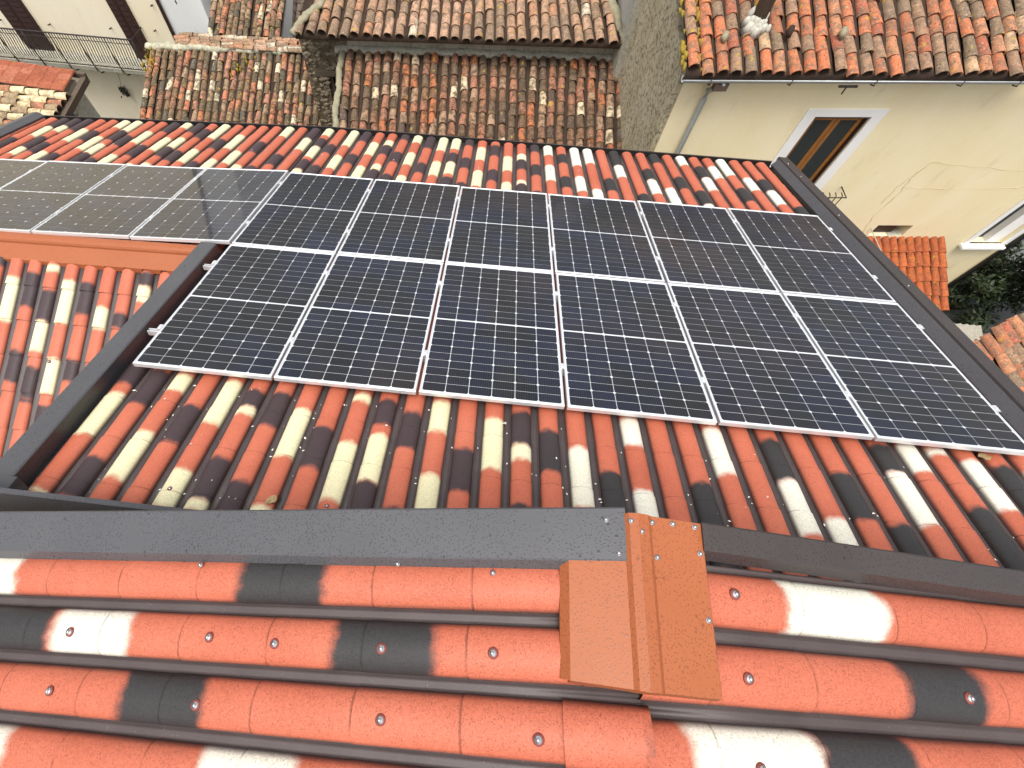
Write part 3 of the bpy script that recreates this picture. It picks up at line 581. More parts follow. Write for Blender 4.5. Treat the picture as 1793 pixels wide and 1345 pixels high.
def barrel_mesh(name, mat, L=.43, r0=.098, r1=.078, th=.014, seg=8):
    v = []; n = seg + 1
    for r, y in ((r0, 0), (r1, L), (r0 - th, 0), (r1 - th, L), (r0, 0), (r0 - th, 0)):
        for i in range(n):
            a = math.pi * i / seg; v.append((-r * math.cos(a), y, r * .86 * math.sin(a)))
    f = []; sm = []
    for i in range(seg):
        f += [(i, i + 1, n + i + 1, n + i), (5 * n + i, 5 * n + i + 1, 4 * n + i + 1, 4 * n + i), (3 * n + i, 3 * n + i + 1, 2 * n + i + 1, 2 * n + i)]; sm += [True, False, True]
    me = bpy.data.meshes.new(name); me.from_pydata(v, [], f); me.materials.append(mat); me.polygons.foreach_set('use_smooth', sm); me.update(); return me
def old_roof(parent, name, M, ncol, pitch, nrow, expo, mat, keep=None, seed=1, fan=0., sag=.03, jit=1., r0=.098, x0=0., start=0.):
    """M: x along the eave, y up the slope, z out"""
    rnd = random.Random(seed); W = ncol * pitch; Lg = nrow * expo
    mb = MB(); nx = ncol * 6; vs = []
    for k in range(nrow + 1):
        y = start + k * expo
        for i in range(nx + 1):
            x = x0 + W * i / nx; z = -.018 + .035 * math.cos(2 * math.pi * i / 6)
            vs.append((x - fan * (x - W / 2) * y, y, z - .04 - .05 * math.sin(math.pi * y / max(Lg, .1)) * 0))
    fs = [(k * (nx + 1) + i, k * (nx + 1) + i + 1, (k + 1) * (nx + 1) + i + 1, (k + 1) * (nx + 1) + i) for k in range(nrow) for i in range(nx)]
    nb = len(vs); vs += [(x, y, -.16) for x, y, z in vs[:nx + 1]]
    fs += [(i + 1, i, nb + i, nb + i + 1) for i in range(nx)]
    mb.add(vs, fs, 0, True); sl_ = mb.build(name, M_CHAN, parent, M)
    meshes = [barrel_mesh('tile', mat, .43, r0 * rnd.uniform(.94, 1.05), r0 * .8 * rnd.uniform(.95, 1.05)) for _ in range(4)]
    for c_ in range(ncol):
        xb = x0 + (c_ + .5) * pitch; ph = rnd.uniform(0, 6); dx0 = rnd.gauss(0, .012) * jit; off = rnd.uniform(-.05, .05) * jit
        for k in range(nrow):
            y = start + k * expo + off * (0 if k == 0 else 1) + rnd.gauss(0, .022) * jit + (rnd.uniform(-.05, .03) if k == 0 else 0)
            x = xb + dx0 + .02 * jit * math.sin(ph + y * 1.7) + rnd.gauss(0, .006) * jit - fan * (xb - W / 2) * y
            if keep and not keep(x, y): continue
            z = rnd.gauss(0, .006) * jit - sag * math.sin(math.pi * min(1, max(0, x / max(W, .1))))
            A = T(x, y, z) @ Matrix.Rotation(rnd.gauss(0, .035) * jit + fan * (xb - W / 2) * .8, 4, 'Z') @ Matrix.Rotation(-.045 + rnd.gauss(0, .015) * jit, 4, 'X') @ Matrix.Rotation(rnd.gauss(0, .06) * jit, 4, 'Y')
            reg(bpy.data.objects.new('tile', meshes[rnd.randrange(4)]), M @ A, sl_)
    return sl_
def up_frame(o, ux, uy, th):
    u = Vector((ux, uy, 0)).normalized(); n = Vector((-u.y, u.x, 0)); t = R(th); up = n * math.cos(t) + Vector((0, 0, math.sin(t))); return frame(o, u, up, u.cross(up))
def wall_holes(name, parent, M, x0, x1, z0, z1, holes, th, mat):
    """x along, y into the wall, z up"""
    xs = sorted({x0, x1, *[h[0] for h in holes], *[h[1] for h in holes]}); zs_ = sorted({z0, z1, *[h[2] for h in holes], *[h[3] for h in holes]})
    mb = MB()
    for a, b in zip(xs, xs[1:]):
        for c_, d in zip(zs_, zs_[1:]):
            if any(h[0] <= a and b <= h[1] and h[2] <= c_ and d <= h[3] for h in holes): continue
            mb.add([(a, 0, c_), (b, 0, c_), (b, 0, d), (a, 0, d)], [(0, 1, 2, 3)]); mb.add([(a, th, c_), (b, th, c_), (b, th, d), (a, th, d)], [(3, 2, 1, 0)])
    for h in holes:
        a, b, c_, d = h
        mb.add([(a, 0, c_), (b, 0, c_), (b, 0, d), (a, 0, d), (a, th, c_), (b, th, c_), (b, th, d), (a, th, d)], [(0, 4, 5, 1)[::-1], (1, 5, 6, 2)[::-1], (2, 6, 7, 3)[::-1], (3, 7, 4, 0)[::-1]])
    mb.add([(x0, 0, z0), (x0, th, z0), (x0, th, z1), (x0, 0, z1)], [(0, 1, 2, 3)]); mb.add([(x1, 0, z0), (x1, th, z0), (x1, th, z1), (x1, 0, z1)], [(3, 2, 1, 0)])
    mb.add([(x0, 0, z1), (x1, 0, z1), (x1, th, z1), (x0, th, z1)], [(0, 1, 2, 3)])
    return mb.build(name, mat, parent, M)

# --- yellow house on the right
ux, uy = .99442, .1055
yo = (5.316, 7.078, 0)                                   # wall plane origin, x along wall, y into house
MY = frame(yo, (ux, uy, 0), (-uy, ux, 0), (0, 0, 1))
yel = thing('house', (7.5, 9, GZ), 'yellow plastered house with white-framed window and orange tile roof', 'house')
HW = (2.79, 3.80, -4.9, -2.745)                           # window opening
HN = (6.04, 6.84, -5.75, -5.42); H2 = (8.62, 9.42, -6.0, -3.9)
wall_holes('wall', yel, MY, .2, 9.62, GZ - 4, -1.86, [HW, HN, H2], .32, M_YEL)
mb = MB(); mb.add([(.2, .32, GZ), (.2, 7, GZ), (.2, 7, -.6), (.2, 2.6, .35), (.2, .32, -1.62), (.2, .0, -1.86), (.2, 0, GZ)], [tuple(range(7))])
mb.add([(.0 + 9.62, .32, GZ), (9.62, 7, GZ), (9.62, 7, -1.8), (9.62, .32, -1.62)], [(0, 1, 2, 3)]); mb.add([(.22, .5, GZ), (9.6, .5, GZ), (9.6, .5, -1.62), (.22, .5, -1.62)], [(0, 1, 2, 3)])
sw = MB(); sw.box((.10, .02, GZ - 4), (.198, 5.2, -2.05), None); sw.add([(.10, .02, -2.05), (.10, 5.2, -2.05), (.10, 5.2, -.5), (.198, .02, -2.05), (.198, 5.2, -2.05), (.198, 5.2, -.5), (.10, .30, -1.95), (.198, .30, -1.95)], [(0, 1, 2, 6)[::-1], (3, 4, 5, 7), (0, 6, 7, 3), (6, 2, 5, 7)])
sw.build('side_wall', M_ROUGH, yel, MY)
mb = MB(); mb.box((.2, .34, GZ), (9.6, 7, -2.0)); mb.build('inner_block', M_DARK, yel, MY)
# window: white surround, dark reveal, wooden leaves with panes
wn = thing('x', None, None, None, None, MY) if False else None
mb = MB(); t_ = .205
for a, b in (((HW[0] - t_, HW[3]), (HW[1] + t_, HW[3] + .145)), ((HW[0] - t_, HW[2]), (HW[0], HW[3])), ((HW[1], HW[2]), (HW[1] + t_, HW[3]))):
    mb.box((a[0], -.022, a[1]), (b[0], .0, b[1]))
ws = mb.build('window_surround', M_TRIMW, yel, MY)
mb = MB(); mb.box((HW[0], .012, HW[3] - .05), (HW[1], .07, HW[3] - .002)); mb.build('lintel_board', M_WOODO, ws, MY)
mb = MB(); mb.box((HW[0] + .002, .02, HW[2]), (HW[0] + .035, .12, HW[3] - .052)); mb.box((HW[1] - .035, .02, HW[2]), (HW[1] - .002, .12, HW[3] - .052)); mb.build('reveal_board', M_WOODD, ws, MY)
def leaf(x0, x1, z0, z1):
    mb = MB(); b = .075; y0, y1 = .075, .12
    for p, q in (((x0, z0), (x0 + b, z1)), ((x1 - b, z0), (x1, z1)), ((x0 + b, z1 - b), (x1 - b, z1)), ((x0 + b, z0), (x1 - b, z0 + b))): mb.box((p[0], y0, p[1]), (q[0], y1, q[1]))
    l = bevel(mb.build('window_leaf', M_WOOD, ws, MY), .008)
    mb = MB(); mb.box((x0 + b, .093, z0 + b), (x1 - b, .10, z1 - b)); mb.build('pane', M_GLASS, ws, MY); return l
mid = (HW[0] + HW[1]) / 2
leaf(HW[0] + .04, mid - .004, HW[2], HW[3] - .06); leaf(mid + .004, HW[1] - .04, HW[2], HW[3] - .06)
# small bowed railing of that window
mb = MB(); zt, zb_ = -4.30, -5.6
for i in range(14):
    x = HW[0] - .10 + .125 * i + (0 if i < 13 else .0)
    mb.tube([(x, -.30, zb_), (x, -.30, zt - .04), (x, -.275, zt), (x, -.20, zt + .01)], .010, 5)
for z_ in (zt - .02, zb_ + .05): mb.tube([(HW[0] - .12, -.005, z_), (HW[0] - .12, -.31, z_), (HW[1] + .60, -.31, z_), (HW[1] + .60, -.005, z_)], .012, 6)
mb.build('window_railing', M_IRON, yel, MY)
# second window, lower right
mb = MB(); mb.box((8.50, -.02, -6.0), (8.62, .0, -3.85)); mb.box((9.42, -.02, -6.0), (9.55, 0, -3.85)); mb.build('window_surround', M_TRIMW, yel, MY)
mb = MB(); mb.box((8.46, -.14, -6.07), (9.48, .05, -6.0)); bevel(mb.build('window_sill', M_TRIMW, yel, MY), .01)
mb = MB(); mb.box((8.62, .2, -6.0), (9.42, .22, -3.9)); mb.build('pane', M_GLASS, yel, MY)
mb = MB(); mb.box((9.05, .05, -6.0), (9.12, .2, -3.9)); mb.box((9.12, .08, -6.0), (9.41, .1, -3.9)); mb.build('shutter', M_TRIMW, yel, MY)
mb = MB(); mb.box((6.05, .1, -5.74), (6.62, .11, -5.43)); mb.build('niche_board', M_WOODD, yel, MY)
mb = MB(); mb.add([(6.50, .005, -5.745), (6.83, .005, -5.745), (6.83, .25, -5.745), (6.50, .25, -5.745)], [(0, 1, 2, 3)]); mb.build('niche_floor', M_CEM, yel, MY)
# gutter with brackets, downpipe
mb = MB(); pr = []
for i in range(9): a = math.pi * i / 8; pr.append((0, -.26 - .075 * math.cos(a), -1.90 - .075 * math.sin(a)))
for i in range(9): a = math.pi * (1 - i / 8); pr.append((0, -.26 - .066 * math.cos(a), -1.90 - .066 * math.sin(a)))
mb.prism(pr, (.02, 0, 0), (9.7, 0, 0), True, 0, True); mb.tube([(.02, -.335, -1.90), (9.7, -.335, -1.90)], .012, 6)
gu = mb.build('gutter', M_GUT, yel, MY)
for x in (.45, 1.75, 3.1, 4.5, 5.4, 6.6, 8.):
    mb = MB(); mb.tube([(x, -.345, -1.88), (x, -.35, -1.96), (x + .01, -.27, -1.995), (x + .03, -.12, -1.96), (x + .04, -.005, -1.93)], .010, 5); mb.build('bracket', M_IRON, gu, MY)
mb = MB(); mb.box((2.55, -.36, -1.99), (2.85, -.33, -1.96)); mb.tube([(2.68, -.35, -1.97), (2.68, -.35, -2.10)], .012, 5); mb.build('hanger', M_IRON, gu, MY)
mb = MB(); mb.tube([(.72, -.27, -1.97), (.70, -.24, -2.06), (.63, -.07, -2.24), (.63, -.065, -2.4), (.63, -.065, GZ)], .045, 10); mb.build('downpipe', M_GUT, yel, MY)
mb = MB(); mb.box((.58, -.30, -2.10), (.80, -.20, -1.98)); mb.build('outlet_box', M_WOODO, yel, MY)
mb = MB(); mb.tube([(9.62, -.05, -1.95), (9.62, -.05, GZ)], .05, 8); mb.build('downpipe', M_BLACK, yel, MY)
# old render lines on the wall
mb = MB()
for P in ([(5.88, -5.70), (5.72, -5.2), (5.74, -4.6), (5.66, -4.1), (5.72, -3.72), (6.6, -3.80), (7.75, -3.91), (9.5, -3.98)], [(5.70, -4.35), (6.6, -4.36), (8.05, -4.34), (8.5, -4.2)], [(5.72, -3.75), (5.55, -4.35), (5.6, -4.9)], [(7.9, -3.9), (8.5, -3.3), (9.4, -2.9)]):
    pts = []
    for (a, b), (c_, d) in zip(P, P[1:]):
        for i in range(6):
            t_ = i / 6; pts.append((a + (c_ - a) * t_ + random.gauss(0, .012), -.001, b + (d - b) * t_ + random.gauss(0, .012)))
    mb.tube(pts, [random.uniform(.002, .008) for _ in pts], 5)
mb.build('render_ridge', M_CRACK, yel, MY)
# roof
MYr = up_frame((5.34 + .03, 6.80, -1.80), ux, uy, 18)
yroof = old_roof(yel, 'roof', MYr, 25, .232, 8, .315, M_TD, None, 3, 0., .02, .95, .095)
mb = MB()
for i in range(40):
    x, y = random.choice((-.02, .24)) + random.gauss(0, .02), random.uniform(.0, 1.6)
    s_ = random.uniform(.015, .04); mb.tube([(x, y - s_ * 2, -.04), (x, y, -.01 + s_ * .2), (x, y + s_ * 2, -.04)], [s_ * .6, s_, s_ * .5], 6)
mb.build('lichen', M_LICH, yroof, MYr)
ch_ = thing('chimney', MYr @ Vector((1.3, 1.1, 0)), 'weathered wooden flue with white mortar base on the orange tile roof', 'chimney')
mb = MB()
for i in range(26):
    a = random.uniform(0, 6.28); d = random.uniform(0, .2); mb.tube([(1.12 + d * math.cos(a), .78 + d * math.sin(a) * 1.1, .0), (1.12 + d * math.cos(a), .78 + d * math.sin(a), .12 + random.uniform(0, .07))], [random.uniform(.05, .1), random.uniform(.02, .05)], 7)
mb.build('mortar_base', plain('white_mortar', (.44, .42, .36), .95, 0, .4, 12., .2, .6), ch_, MYr)
mb = MB(); mb.tube([MYr @ Vector((1.14, .85, .05)), MYr @ Vector((1.14, .85, .05)) + Vector((.05, .1, 1.3))], [.11, .13], 9); mb.build('flue', M_WOODO, ch_)
for (x, y), lb in zip(((.58, .52), (1.62, .62), (2.45, .60)), ('pale weight stone on orange roof left of the flue', 'dark round weight stone on orange roof right of the flue', 'white weight stone on orange roof, farthest right of the three')):
    mb = MB(); mb.tube([(x, y - .06, .06), (x - .02, y - .02, .13), (x + .01, y + .03, .135), (x + .02, y + .07, .06)], [.03, .055, .05, .02], 7)
    tag(mb.build('stone', M_MORT if x != 1.62 else M_CHAN, None, MYr), lb, 'stone', 'stones weighing down the orange roof')
# --- red tiled door canopy on the yellow wall
can = thing('canopy', MY @ Vector((6.95, -.6, -5.9)), 'small canopy of new orange-red tiles below the yellow wall', 'canopy')
cth = 22; t_ = R(cth)
MG = MY @ T(0, 0, 0)
Mcan = MY @ frame((5.1, -1.62, -5.83 - 1.70 * math.sin(t_)), (1, 0, 0), (0, math.cos(t_), math.sin(t_)), (0, -math.sin(t_), math.cos(t_)))
old_roof(can, 'roof', Mcan, 15, .188, 5, .345, M_TG, None, 9, 0., .0, .25, .092)
mb = MB(); mb.box((5.1, 1.70, .05), (7.95, 1.78, .12)); mb.build('mortar_strip', M_CEM, can, Mcan)
mb = MB(); mb.box((5.12, .0, -.20), (7.90, 1.72, -.14)); mb.build('deck', M_WOODO, can, Mcan)
# --- cable crossing to the street
mb = MB(); p0 = MY @ Vector((5.92, -.02, -5.5)); p1 = Vector((13.6, 4.6, -6.3)); mb.tube([p0.lerp(p1, i / 8) + Vector((0, 0, -.35 * math.sin(math.pi * i / 8))) for i in range(9)], .011, 5)
tag(mb.build('cable', M_WIRE), 'pale sagging cable from the yellow wall past the red canopy', 'cable')
# --- stone house with pale roof behind
sto = thing('house', (1.6, 12, GZ), 'old stone house with pale lichen-covered tile roof behind the lean-to', 'house')
cx_, cy_ = .99796, .0638
MC = up_frame((-2.15, 9.72, -3.33), cx_, cy_, 17)
old_roof(sto, 'roof', MC, 30, .2433, 7, .30, M_TC, lambda x, y: x > -.05 + y * .75 and x < 7.3 - y * .4, 5, .05, .04, .95, .100)
MS = frame((-.95, 10.28, 0), (.99817, .0604, 0), (-.0604, .99817, 0), (0, 0, 1))
wall_holes('wall', sto, MS, -1.32, -.22, GZ - 4, -3.50, [(-.84, -.40, -5.75, -4.55)], .4, M_STONE)
mb = MB(); mb.box((-.22, .0, GZ - 4), (6.25, .38, -3.50)); mb.build('wall', M_CEM, sto, MS)
mb = MB(); mb.box((-1.32, .4, GZ), (6.25, 4, -3.62)); mb.build('inner_block', M_STONE, sto, MS)
mb = MB(); mb.box((-1.12, -.03, -4.56), (-.24, .2, -4.44)); mb.build('lintel', M_WOODO, sto, MS)
mb = MB(); mb.box((-.84, .08, -5.75), (-.74, .2, -4.56)); mb.box((-.74, .25, -5.75), (-.40, .28, -4.9)); mb.build('door_board', M_WOODO, sto, MS)
mb = MB(); rs = random.Random(4)
for i in range(260):      # rubble proud of the wall
    x, z = rs.uniform(-1.28, -.26), rs.uniform(-6.4, -3.62)
    if -.86 < x < -.38 and -5.8 < z < -4.4: continue
    s_ = rs.uniform(.025, .085); q = [(x + s_ * rs.uniform(.7, 1.5) * math.cos(a + rs.uniform(-.2, .2)), 0, z + s_ * rs.uniform(.5, .9) * math.sin(a)) for a in [k * math.pi / 3 for k in range(6)]]
    d = rs.uniform(.012, .045); ctr = (x, -d, z)
    mb.add([(p[0], .01, p[2]) for p in q] + [(x + (p[0] - x) * .7, -d * .8, z + (p[2] - z) * .7) for p in q] + [ctr], [(k, (k + 1) % 6, 6 + (k + 1) % 6, 6 + k) for k in range(6)] + [(6 + k, 6 + (k + 1) % 6, 12) for k in range(6)])
tag(mb.build('rubble_stones', plaster('rubble_face', (.16, .125, .085), (.27, .225, .16), (.09, .07, .045), 9., .8, .6), sto, MS), kind='stuff')
mortar('verge_mortar', sto, MC, (-.05, -.02, .02), (1.4, 1.9, .05), .09, M_MORT, 1)
mortar('verge_mortar', sto, MC, (7.25, .0, .02), (6.5, 1.9, .05), .10, M_MORT, 2)
# grey rendered side of the yellow house rising behind, with a small niche
mb = MB(); mb.hexa([(5.02, 10.1, GZ), (5.4, 10.1, GZ), (5.4, 16, GZ), (4.3, 16, GZ), (4.95, 10.1, -1.6), (5.4, 10.1, -1.6), (5.4, 16, .4), (4.3, 16, .4)])
rw = mb.build('rear_wall', M_CEM, yel)
mb = MB(); mb.hexa([(4.84, 10.25, -2.95), (4.99, 10.25, -3.1), (4.99, 10.62, -2.9), (4.78, 10.62, -2.7), (4.86, 10.25, -2.2), (4.99, 10.25, -2.2), (4.99, 10.60, -2.1), (4.8, 10.60, -2.1)]); mb.build('niche', M_GUT, rw)
# --- lean-to in front of it
lean = thing('house', (2.2, 8.5, GZ), 'low lean-to with brown barrel tiles between stone wall and grey roughcast wall', 'lean-to')
MBm = up_frame((-.95 - .13 - .155 * 0, 10.28, -3.9), .99817, .0604, 17)
MBl = MBm @ T(-.13, -2.75, 0)
old_roof(lean, 'roof', MBl, 29, .2225, 9, .30, M_TB, None, 11, -.004, .02, .85, .089)
mortar('top_mortar', lean, MBl, (-.25, 2.74, .0), (6.5, 2.74, .0), .10, M_CEM, 3, .8)
mortar('verge_mortar', lean, MBl, (-.12, -.05, -.03), (-.10, 2.75, -.03), .075, M_MORT, 4, .9)
mortar('verge_mortar', lean, MBl, (6.52, -.05, -.03), (6.50, 2.75, -.03), .06, M_MORT, 5, .9)
zc = (MBl @ Vector((0, .25, -.16))).z
mb = MB(); P0 = [MBl @ Vector(q) for q in ((-.06, .25, -.16), (6.42, .25, -.16), (6.42, 2.72, -.16), (-.06, 2.72, -.16))]
mb.hexa([(p.x, p.y, GZ - 4) for p in P0] + [tuple(p) for p in P0]); mb.build('wall', M_STONE, lean)
# --- mossy roof on the left
mos = thing('house', (-5.4, 11, GZ), 'low house with mossy mixed-colour barrel tiles, left of the stone wall', 'house')
MA = up_frame((-7.6, 12.31, -5.5), .99837, .0571, 17) @ T(0, -2.85, 0)
old_roof(mos, 'roof', MA, 27, .2005, 9, .315, M_TA, lambda x, y: True, 21, 0., .03, .95, .081)
rs = random.Random(3)
mortar('ridge_mortar', mos, MA, (-.08, 2.87, .02), (5.3, 2.87, .02), .10, plaster('mossy_ridge', (.36, .35, .25), (.50, .47, .36), (.20, .19, .08), 6., .7, .5), 6, .8)
mb = MB()
for i in range(60):
    x, y = rs.choice((rs.uniform(-.1, .25), rs.uniform(-.1, .25), rs.uniform(2.2, 3.1))), rs.uniform(2.0, 2.85)
    s_ = rs.uniform(.015, .04); mb.tube([(x, y - s_, .0), (x, y, .05 + s_), (x, y + s_, 0.)], [s_ * .6, s_, s_ * .5], 6)
mb.build('lichen', M_LICH, mos, MA)
P0 = [MA @ Vector(q) for q in ((.05, .2, -.17), (5.2, .2, -.17), (5.2, 2.8, -.17), (.05, 2.8, -.17))]
mb = MB(); mb.hexa([(p.x, p.y, GZ - 4) for p in P0] + [tuple(p) for p in P0]); mb.build('wall', M_WHITE2, mos)
# far slope of that house: tiles running sideways
MA2 = frame((-3.0, 12.50, -5.50), Vector((0, -1, 0)), Vector((-1, -.057, .0)).normalized(), (0, 0, 1)) @ T(-.62, 0, 0) @ Matrix.Rotation(-.12, 4, 'Y')
old_roof(mos, 'far_slope', MA2, 4, .17, 12, .32, M_TC, None, 8, 0., 0., 1.3, .085)
# --- roofs farther back
far = thing('house', (-5, 15, GZ), 'house behind the mossy roof with small bright barrel tiles', 'house')
ME_ = up_frame((-6.15, 12.98, -5.48), .9988, .0509, 17)
old_roof(far, 'roof', ME_, 12, .182, 9, .27, M_TA, None, 31, 0., .0, 1.2, .084)
P0 = [ME_ @ Vector(q) for q in ((.0, .1, -.17), (2.15, .1, -.17), (2.15, 2.4, -.17), (.0, 2.4, -.17))]
mb = MB(); mb.hexa([(p.x, p.y, GZ - 4) for p in P0] + [tuple(p) for p in P0]); mb.build('wall', M_WHITE2, far)
far2 = thing('house', (-3.2, 16, GZ), 'dim grey-brown tile roof in the gap beside the pale roof', 'house')
MF = up_frame((-4.35, 14.3, -5.9), .9988, .05, 24)
old_roof(far2, 'roof', MF, 8, .17, 8, .24, M_CHAN and old_tile('old_tile_dim', [(0, (.17, .13, .10)), (.5, (.13, .10, .085)), (.8, (.2, .15, .12))], .5, .2), None, 33, 0., 0., .8, .08)
P0 = [MF @ Vector(q) for q in ((.0, .1, -.17), (1.36, .1, -.17), (1.36, 1.9, -.17), (.0, 1.9, -.17))]
mb = MB(); mb.hexa([(p.x, p.y, GZ - 4) for p in P0] + [tuple(p) for p in P0]); mb.build('wall', M_CEM, far2)
far3 = thing('house', (-2, 19, GZ), 'white wall glimpsed beyond the roofs at the top edge', 'house')
mb = MB(); mb.box((-4.1, 17, GZ), (2, 22, -4.5)); mb.build('wall', M_WHITE2, far3)
# --- white house with balcony, far left
wh = thing('house', (-10, 16, GZ), 'off-white house with brown shutters and long iron balcony', 'house')
fx, fy = .99955, -.0297
MW = frame((-12.09, 13.90, 0), (fx, fy, 0), (-fy, fx, 0), (0, 0, 1))
mb = MB(); mb.box((-6, 0, GZ - 4), (4.50, 8, 3.)); mb.build('wall', M_WHITE, wh, MW)
mb = MB(); mb.hexa([(4.502, .0, GZ - 4), (5.62, .25, GZ - 4), (5.62, 8, GZ - 4), (4.502, 8, GZ - 4), (4.502, .0, 3), (5.62, .25, 3), (5.62, 8, 3), (4.502, 8, 3)]); mb.build('side_wall', M_WHITE2, wh, MW)
mb = MB(); mb.tube([(4.46, -.06, 2.5), (4.46, -.06, GZ - 4)], .05, 8); mb.build('downpipe', M_WOODD, wh, MW)
FZ = -6.8
for x0, x1 in ((-.92, -.02), (2.83, 3.42), ):
    for a, b in ((x0, (x0 + x1) / 2 - .01), ((x0 + x1) / 2 + .01, x1)):
        mb = MB(); mb.box((a, -.07, FZ + .02), (b, -.002, FZ + 2.5))
        for k in range(16):
            z = FZ + .12 + k * .145; mb.hexa([(a + .05, -.085, z), (b - .05, -.085, z), (b - .05, -.07, z), (a + .05, -.07, z), (a + .05, -.071, z + .11), (b - .05, -.071, z + .11), (b - .05, -.069, z + .11), (a + .05, -.069, z + .11)])
        mb.build('shutter', M_WOODD, wh, MW)
bal = MB(); bal.box((-4, -.66, FZ - .12), (3.45, -.002, FZ - .02)); blc = bal.build('balcony', M_CEM, wh, MW)
mb = MB(); mb.tube([(-4, -.66, FZ + .95), (3.45, -.66, FZ + .95), (3.47, -.02, FZ + .95)], .02, 6); mb.tube([(-4, -.68, FZ + .06), (3.45, -.68, FZ + .06), (3.47, -.02, FZ + .06)], .015, 6); mb.tube([(-4, -.67, FZ + .82), (3.45, -.67, FZ + .82)], .010, 5)
for x in [-3.6 + .88 * k for k in range(9)]: mb.tube([(x, -.66, FZ + .95), (x, -.70, FZ + .5), (x, -.68, FZ - .1), (x + .02, -.6, FZ - .22), (x + .05, -.005, FZ - .4)], .018, 6)
mb.build('railing', M_IRON, blc, MW)
mb = MB()
for i in range(85):
    x = -4 + 7.45 * i / 84; mb.tube([(x, -.66, FZ + .95), (x, -.67, FZ + .7), (x, -.74, FZ + .42), (x, -.76, FZ + .25), (x, -.68, FZ + .06)], .0125, 4, 0, False)
tag(mb.build('balusters', M_IRON, blc, MW), kind='stuff')
for x, z in ((.42, -6.0), (2.45, -5.95), (-1.2, -6.0), (3.9, -5.9), (4.2, -5.2)):
    mb = MB(); mb.tube([(x, -.002, z), (x, -.10, z + .01), (x + .02, -.12, z + .05)], [.02, .014, .01], 6); mb.build('shutter_hook', M_IRON, wh, MW)
mb = MB(); mb.tube([(2.9, -.5, FZ - .2), (2.5, -.3, FZ - .34), (2.0, -.25, FZ - .25)], .03, 6); mb.tube([(5.0, -.02, -5.1), (5.15, -.25, -4.9)], .02, 5); mb.build('conduit', M_IRON, wh, MW)
lamp = thing('wall_lantern', MW @ Vector((1.6, -.1, -8)), 'dark hanging lantern with ragged leaves on white wall below balcony', 'lantern')
mb = MB(); mb.tube([(2.0, -.25, FZ - .25), (1.8, -.15, -7.5), (1.66, -.1, -7.75)], .008, 4)
mb.build('cord', M_IRON, lamp, MW)
mb = MB(); rs = random.Random(12)
for i in range(70):
    p = Vector((1.6 + rs.gauss(0, .07), -.1 + rs.gauss(0, .06), -7.85 - abs(rs.gauss(0, .12)))); d = Vector((rs.gauss(0, 1), rs.gauss(0, 1), rs.gauss(0, 1))).normalized() * .06; e = d.cross(Vector((rs.gauss(0, 1), 1, 0))).normalized() * .025
    mb.add([p - d, p + e, p + d, p - e], [(0, 1, 2, 3)])
mb.build('dry_foliage', plain('dark_foliage', (.05, .055, .03), .8, 0, .3, 30.), lamp, MW)
mb = MB(); mb.tube([(1.68, -.12, -8.0), (1.72, -.12, -8.12)], [.05, .075], 8); mb.tube([(1.68, -.12, -7.9), (1.68, -.12, -8.0)], [.015, .05], 8); mb.build('shade', M_IRON, lamp, MW)
# --- small roof at the left edge
sm_ = thing('house', (-9.5, 9.3, GZ), 'low roof at the left edge, cream barrel tiles and red flat tiles', 'house')
MHf = frame((-8.28, 10.05, -5.06), (.10, -.995, 0), Vector((-.99, -.0995, .09)).normalized(), Vector((0, 0, 1)))
MHf = up_frame((-8.25, 8.3, -5.05), .03, .9995, 8) @ T(0, 0, 0)
# eave faces right (+X): x along eave must run so that up points to -X
MHf = frame((-8.30, 8.15, -5.05), (-.06, .998, 0), Vector((-.99, -.06, .12)).normalized(), Vector((.12, 0, .99)).normalized())
old_roof(sm_, 'roof', MHf, 6, .225, 9, .34, M_TH, None, 41, 0., 0., 1., .112)
fb = MB()
ft = MB(); ft.hexa([(0, 0, 0), (.19, 0, 0), (.19, .36, -.015), (0, .36, -.015), (0, 0, .035), (.19, 0, .035), (.19, .36, .005), (0, .36, .005)])
for a_ in (.0, .048, .096, .144): ft.hexa([(a_, .004, .034), (a_ + .03, .004, .034), (a_ + .03, .36, .004), (a_, .36, .004), (a_ + .009, .004, .07), (a_ + .021, .004, .07), (a_ + .021, .36, .04), (a_ + .009, .36, .04)])
ME_FT = ft.mesh('flat_tile', M_TR)
for c_ in range(4):
    for k in range(9): reg(bpy.data.objects.new('flat_tile', ME_FT), MHf @ T(1.38 + c_ * .195, .12 + k * .30, .045 - k * .0) @ Matrix.Rotation(.05, 4, 'X'), sm_)
P0 = [MHf @ Vector(q) for q in ((.0, .25, -.18), (2.15, .25, -.18), (2.15, 4.5, -.18), (.0, 4.5, -.18))]
mb = MB(); mb.hexa([(p.x, p.y, GZ - 4) for p in P0] + [tuple(p) for p in P0]); mb.build('wall', M_CEM, sm_)
mb = MB(); mb.box((-.02, -.10, -.22), (2.2, .02, -.05)); mb.box((2.12, -.1, -.1), (2.2, .5, .03)); mb.build('fascia_board', M_WOODO, sm_, MHf)
mb = MB(); pr = [(0, -.20 - .085 * math.cos(math.pi * i / 8), -.13 - .085 * math.sin(math.pi * i / 8)) for i in range(9)] + [(0, -.20 + .077 * math.cos(math.pi * i / 8), -.13 - .077 * math.sin(math.pi * i / 8)) for i in range(9)]
mb.prism(pr, (-.1, 0, 0), (.9, 0, 0), True, 0, True); mb.build('gutter', M_BLACK, sm_, MHf)
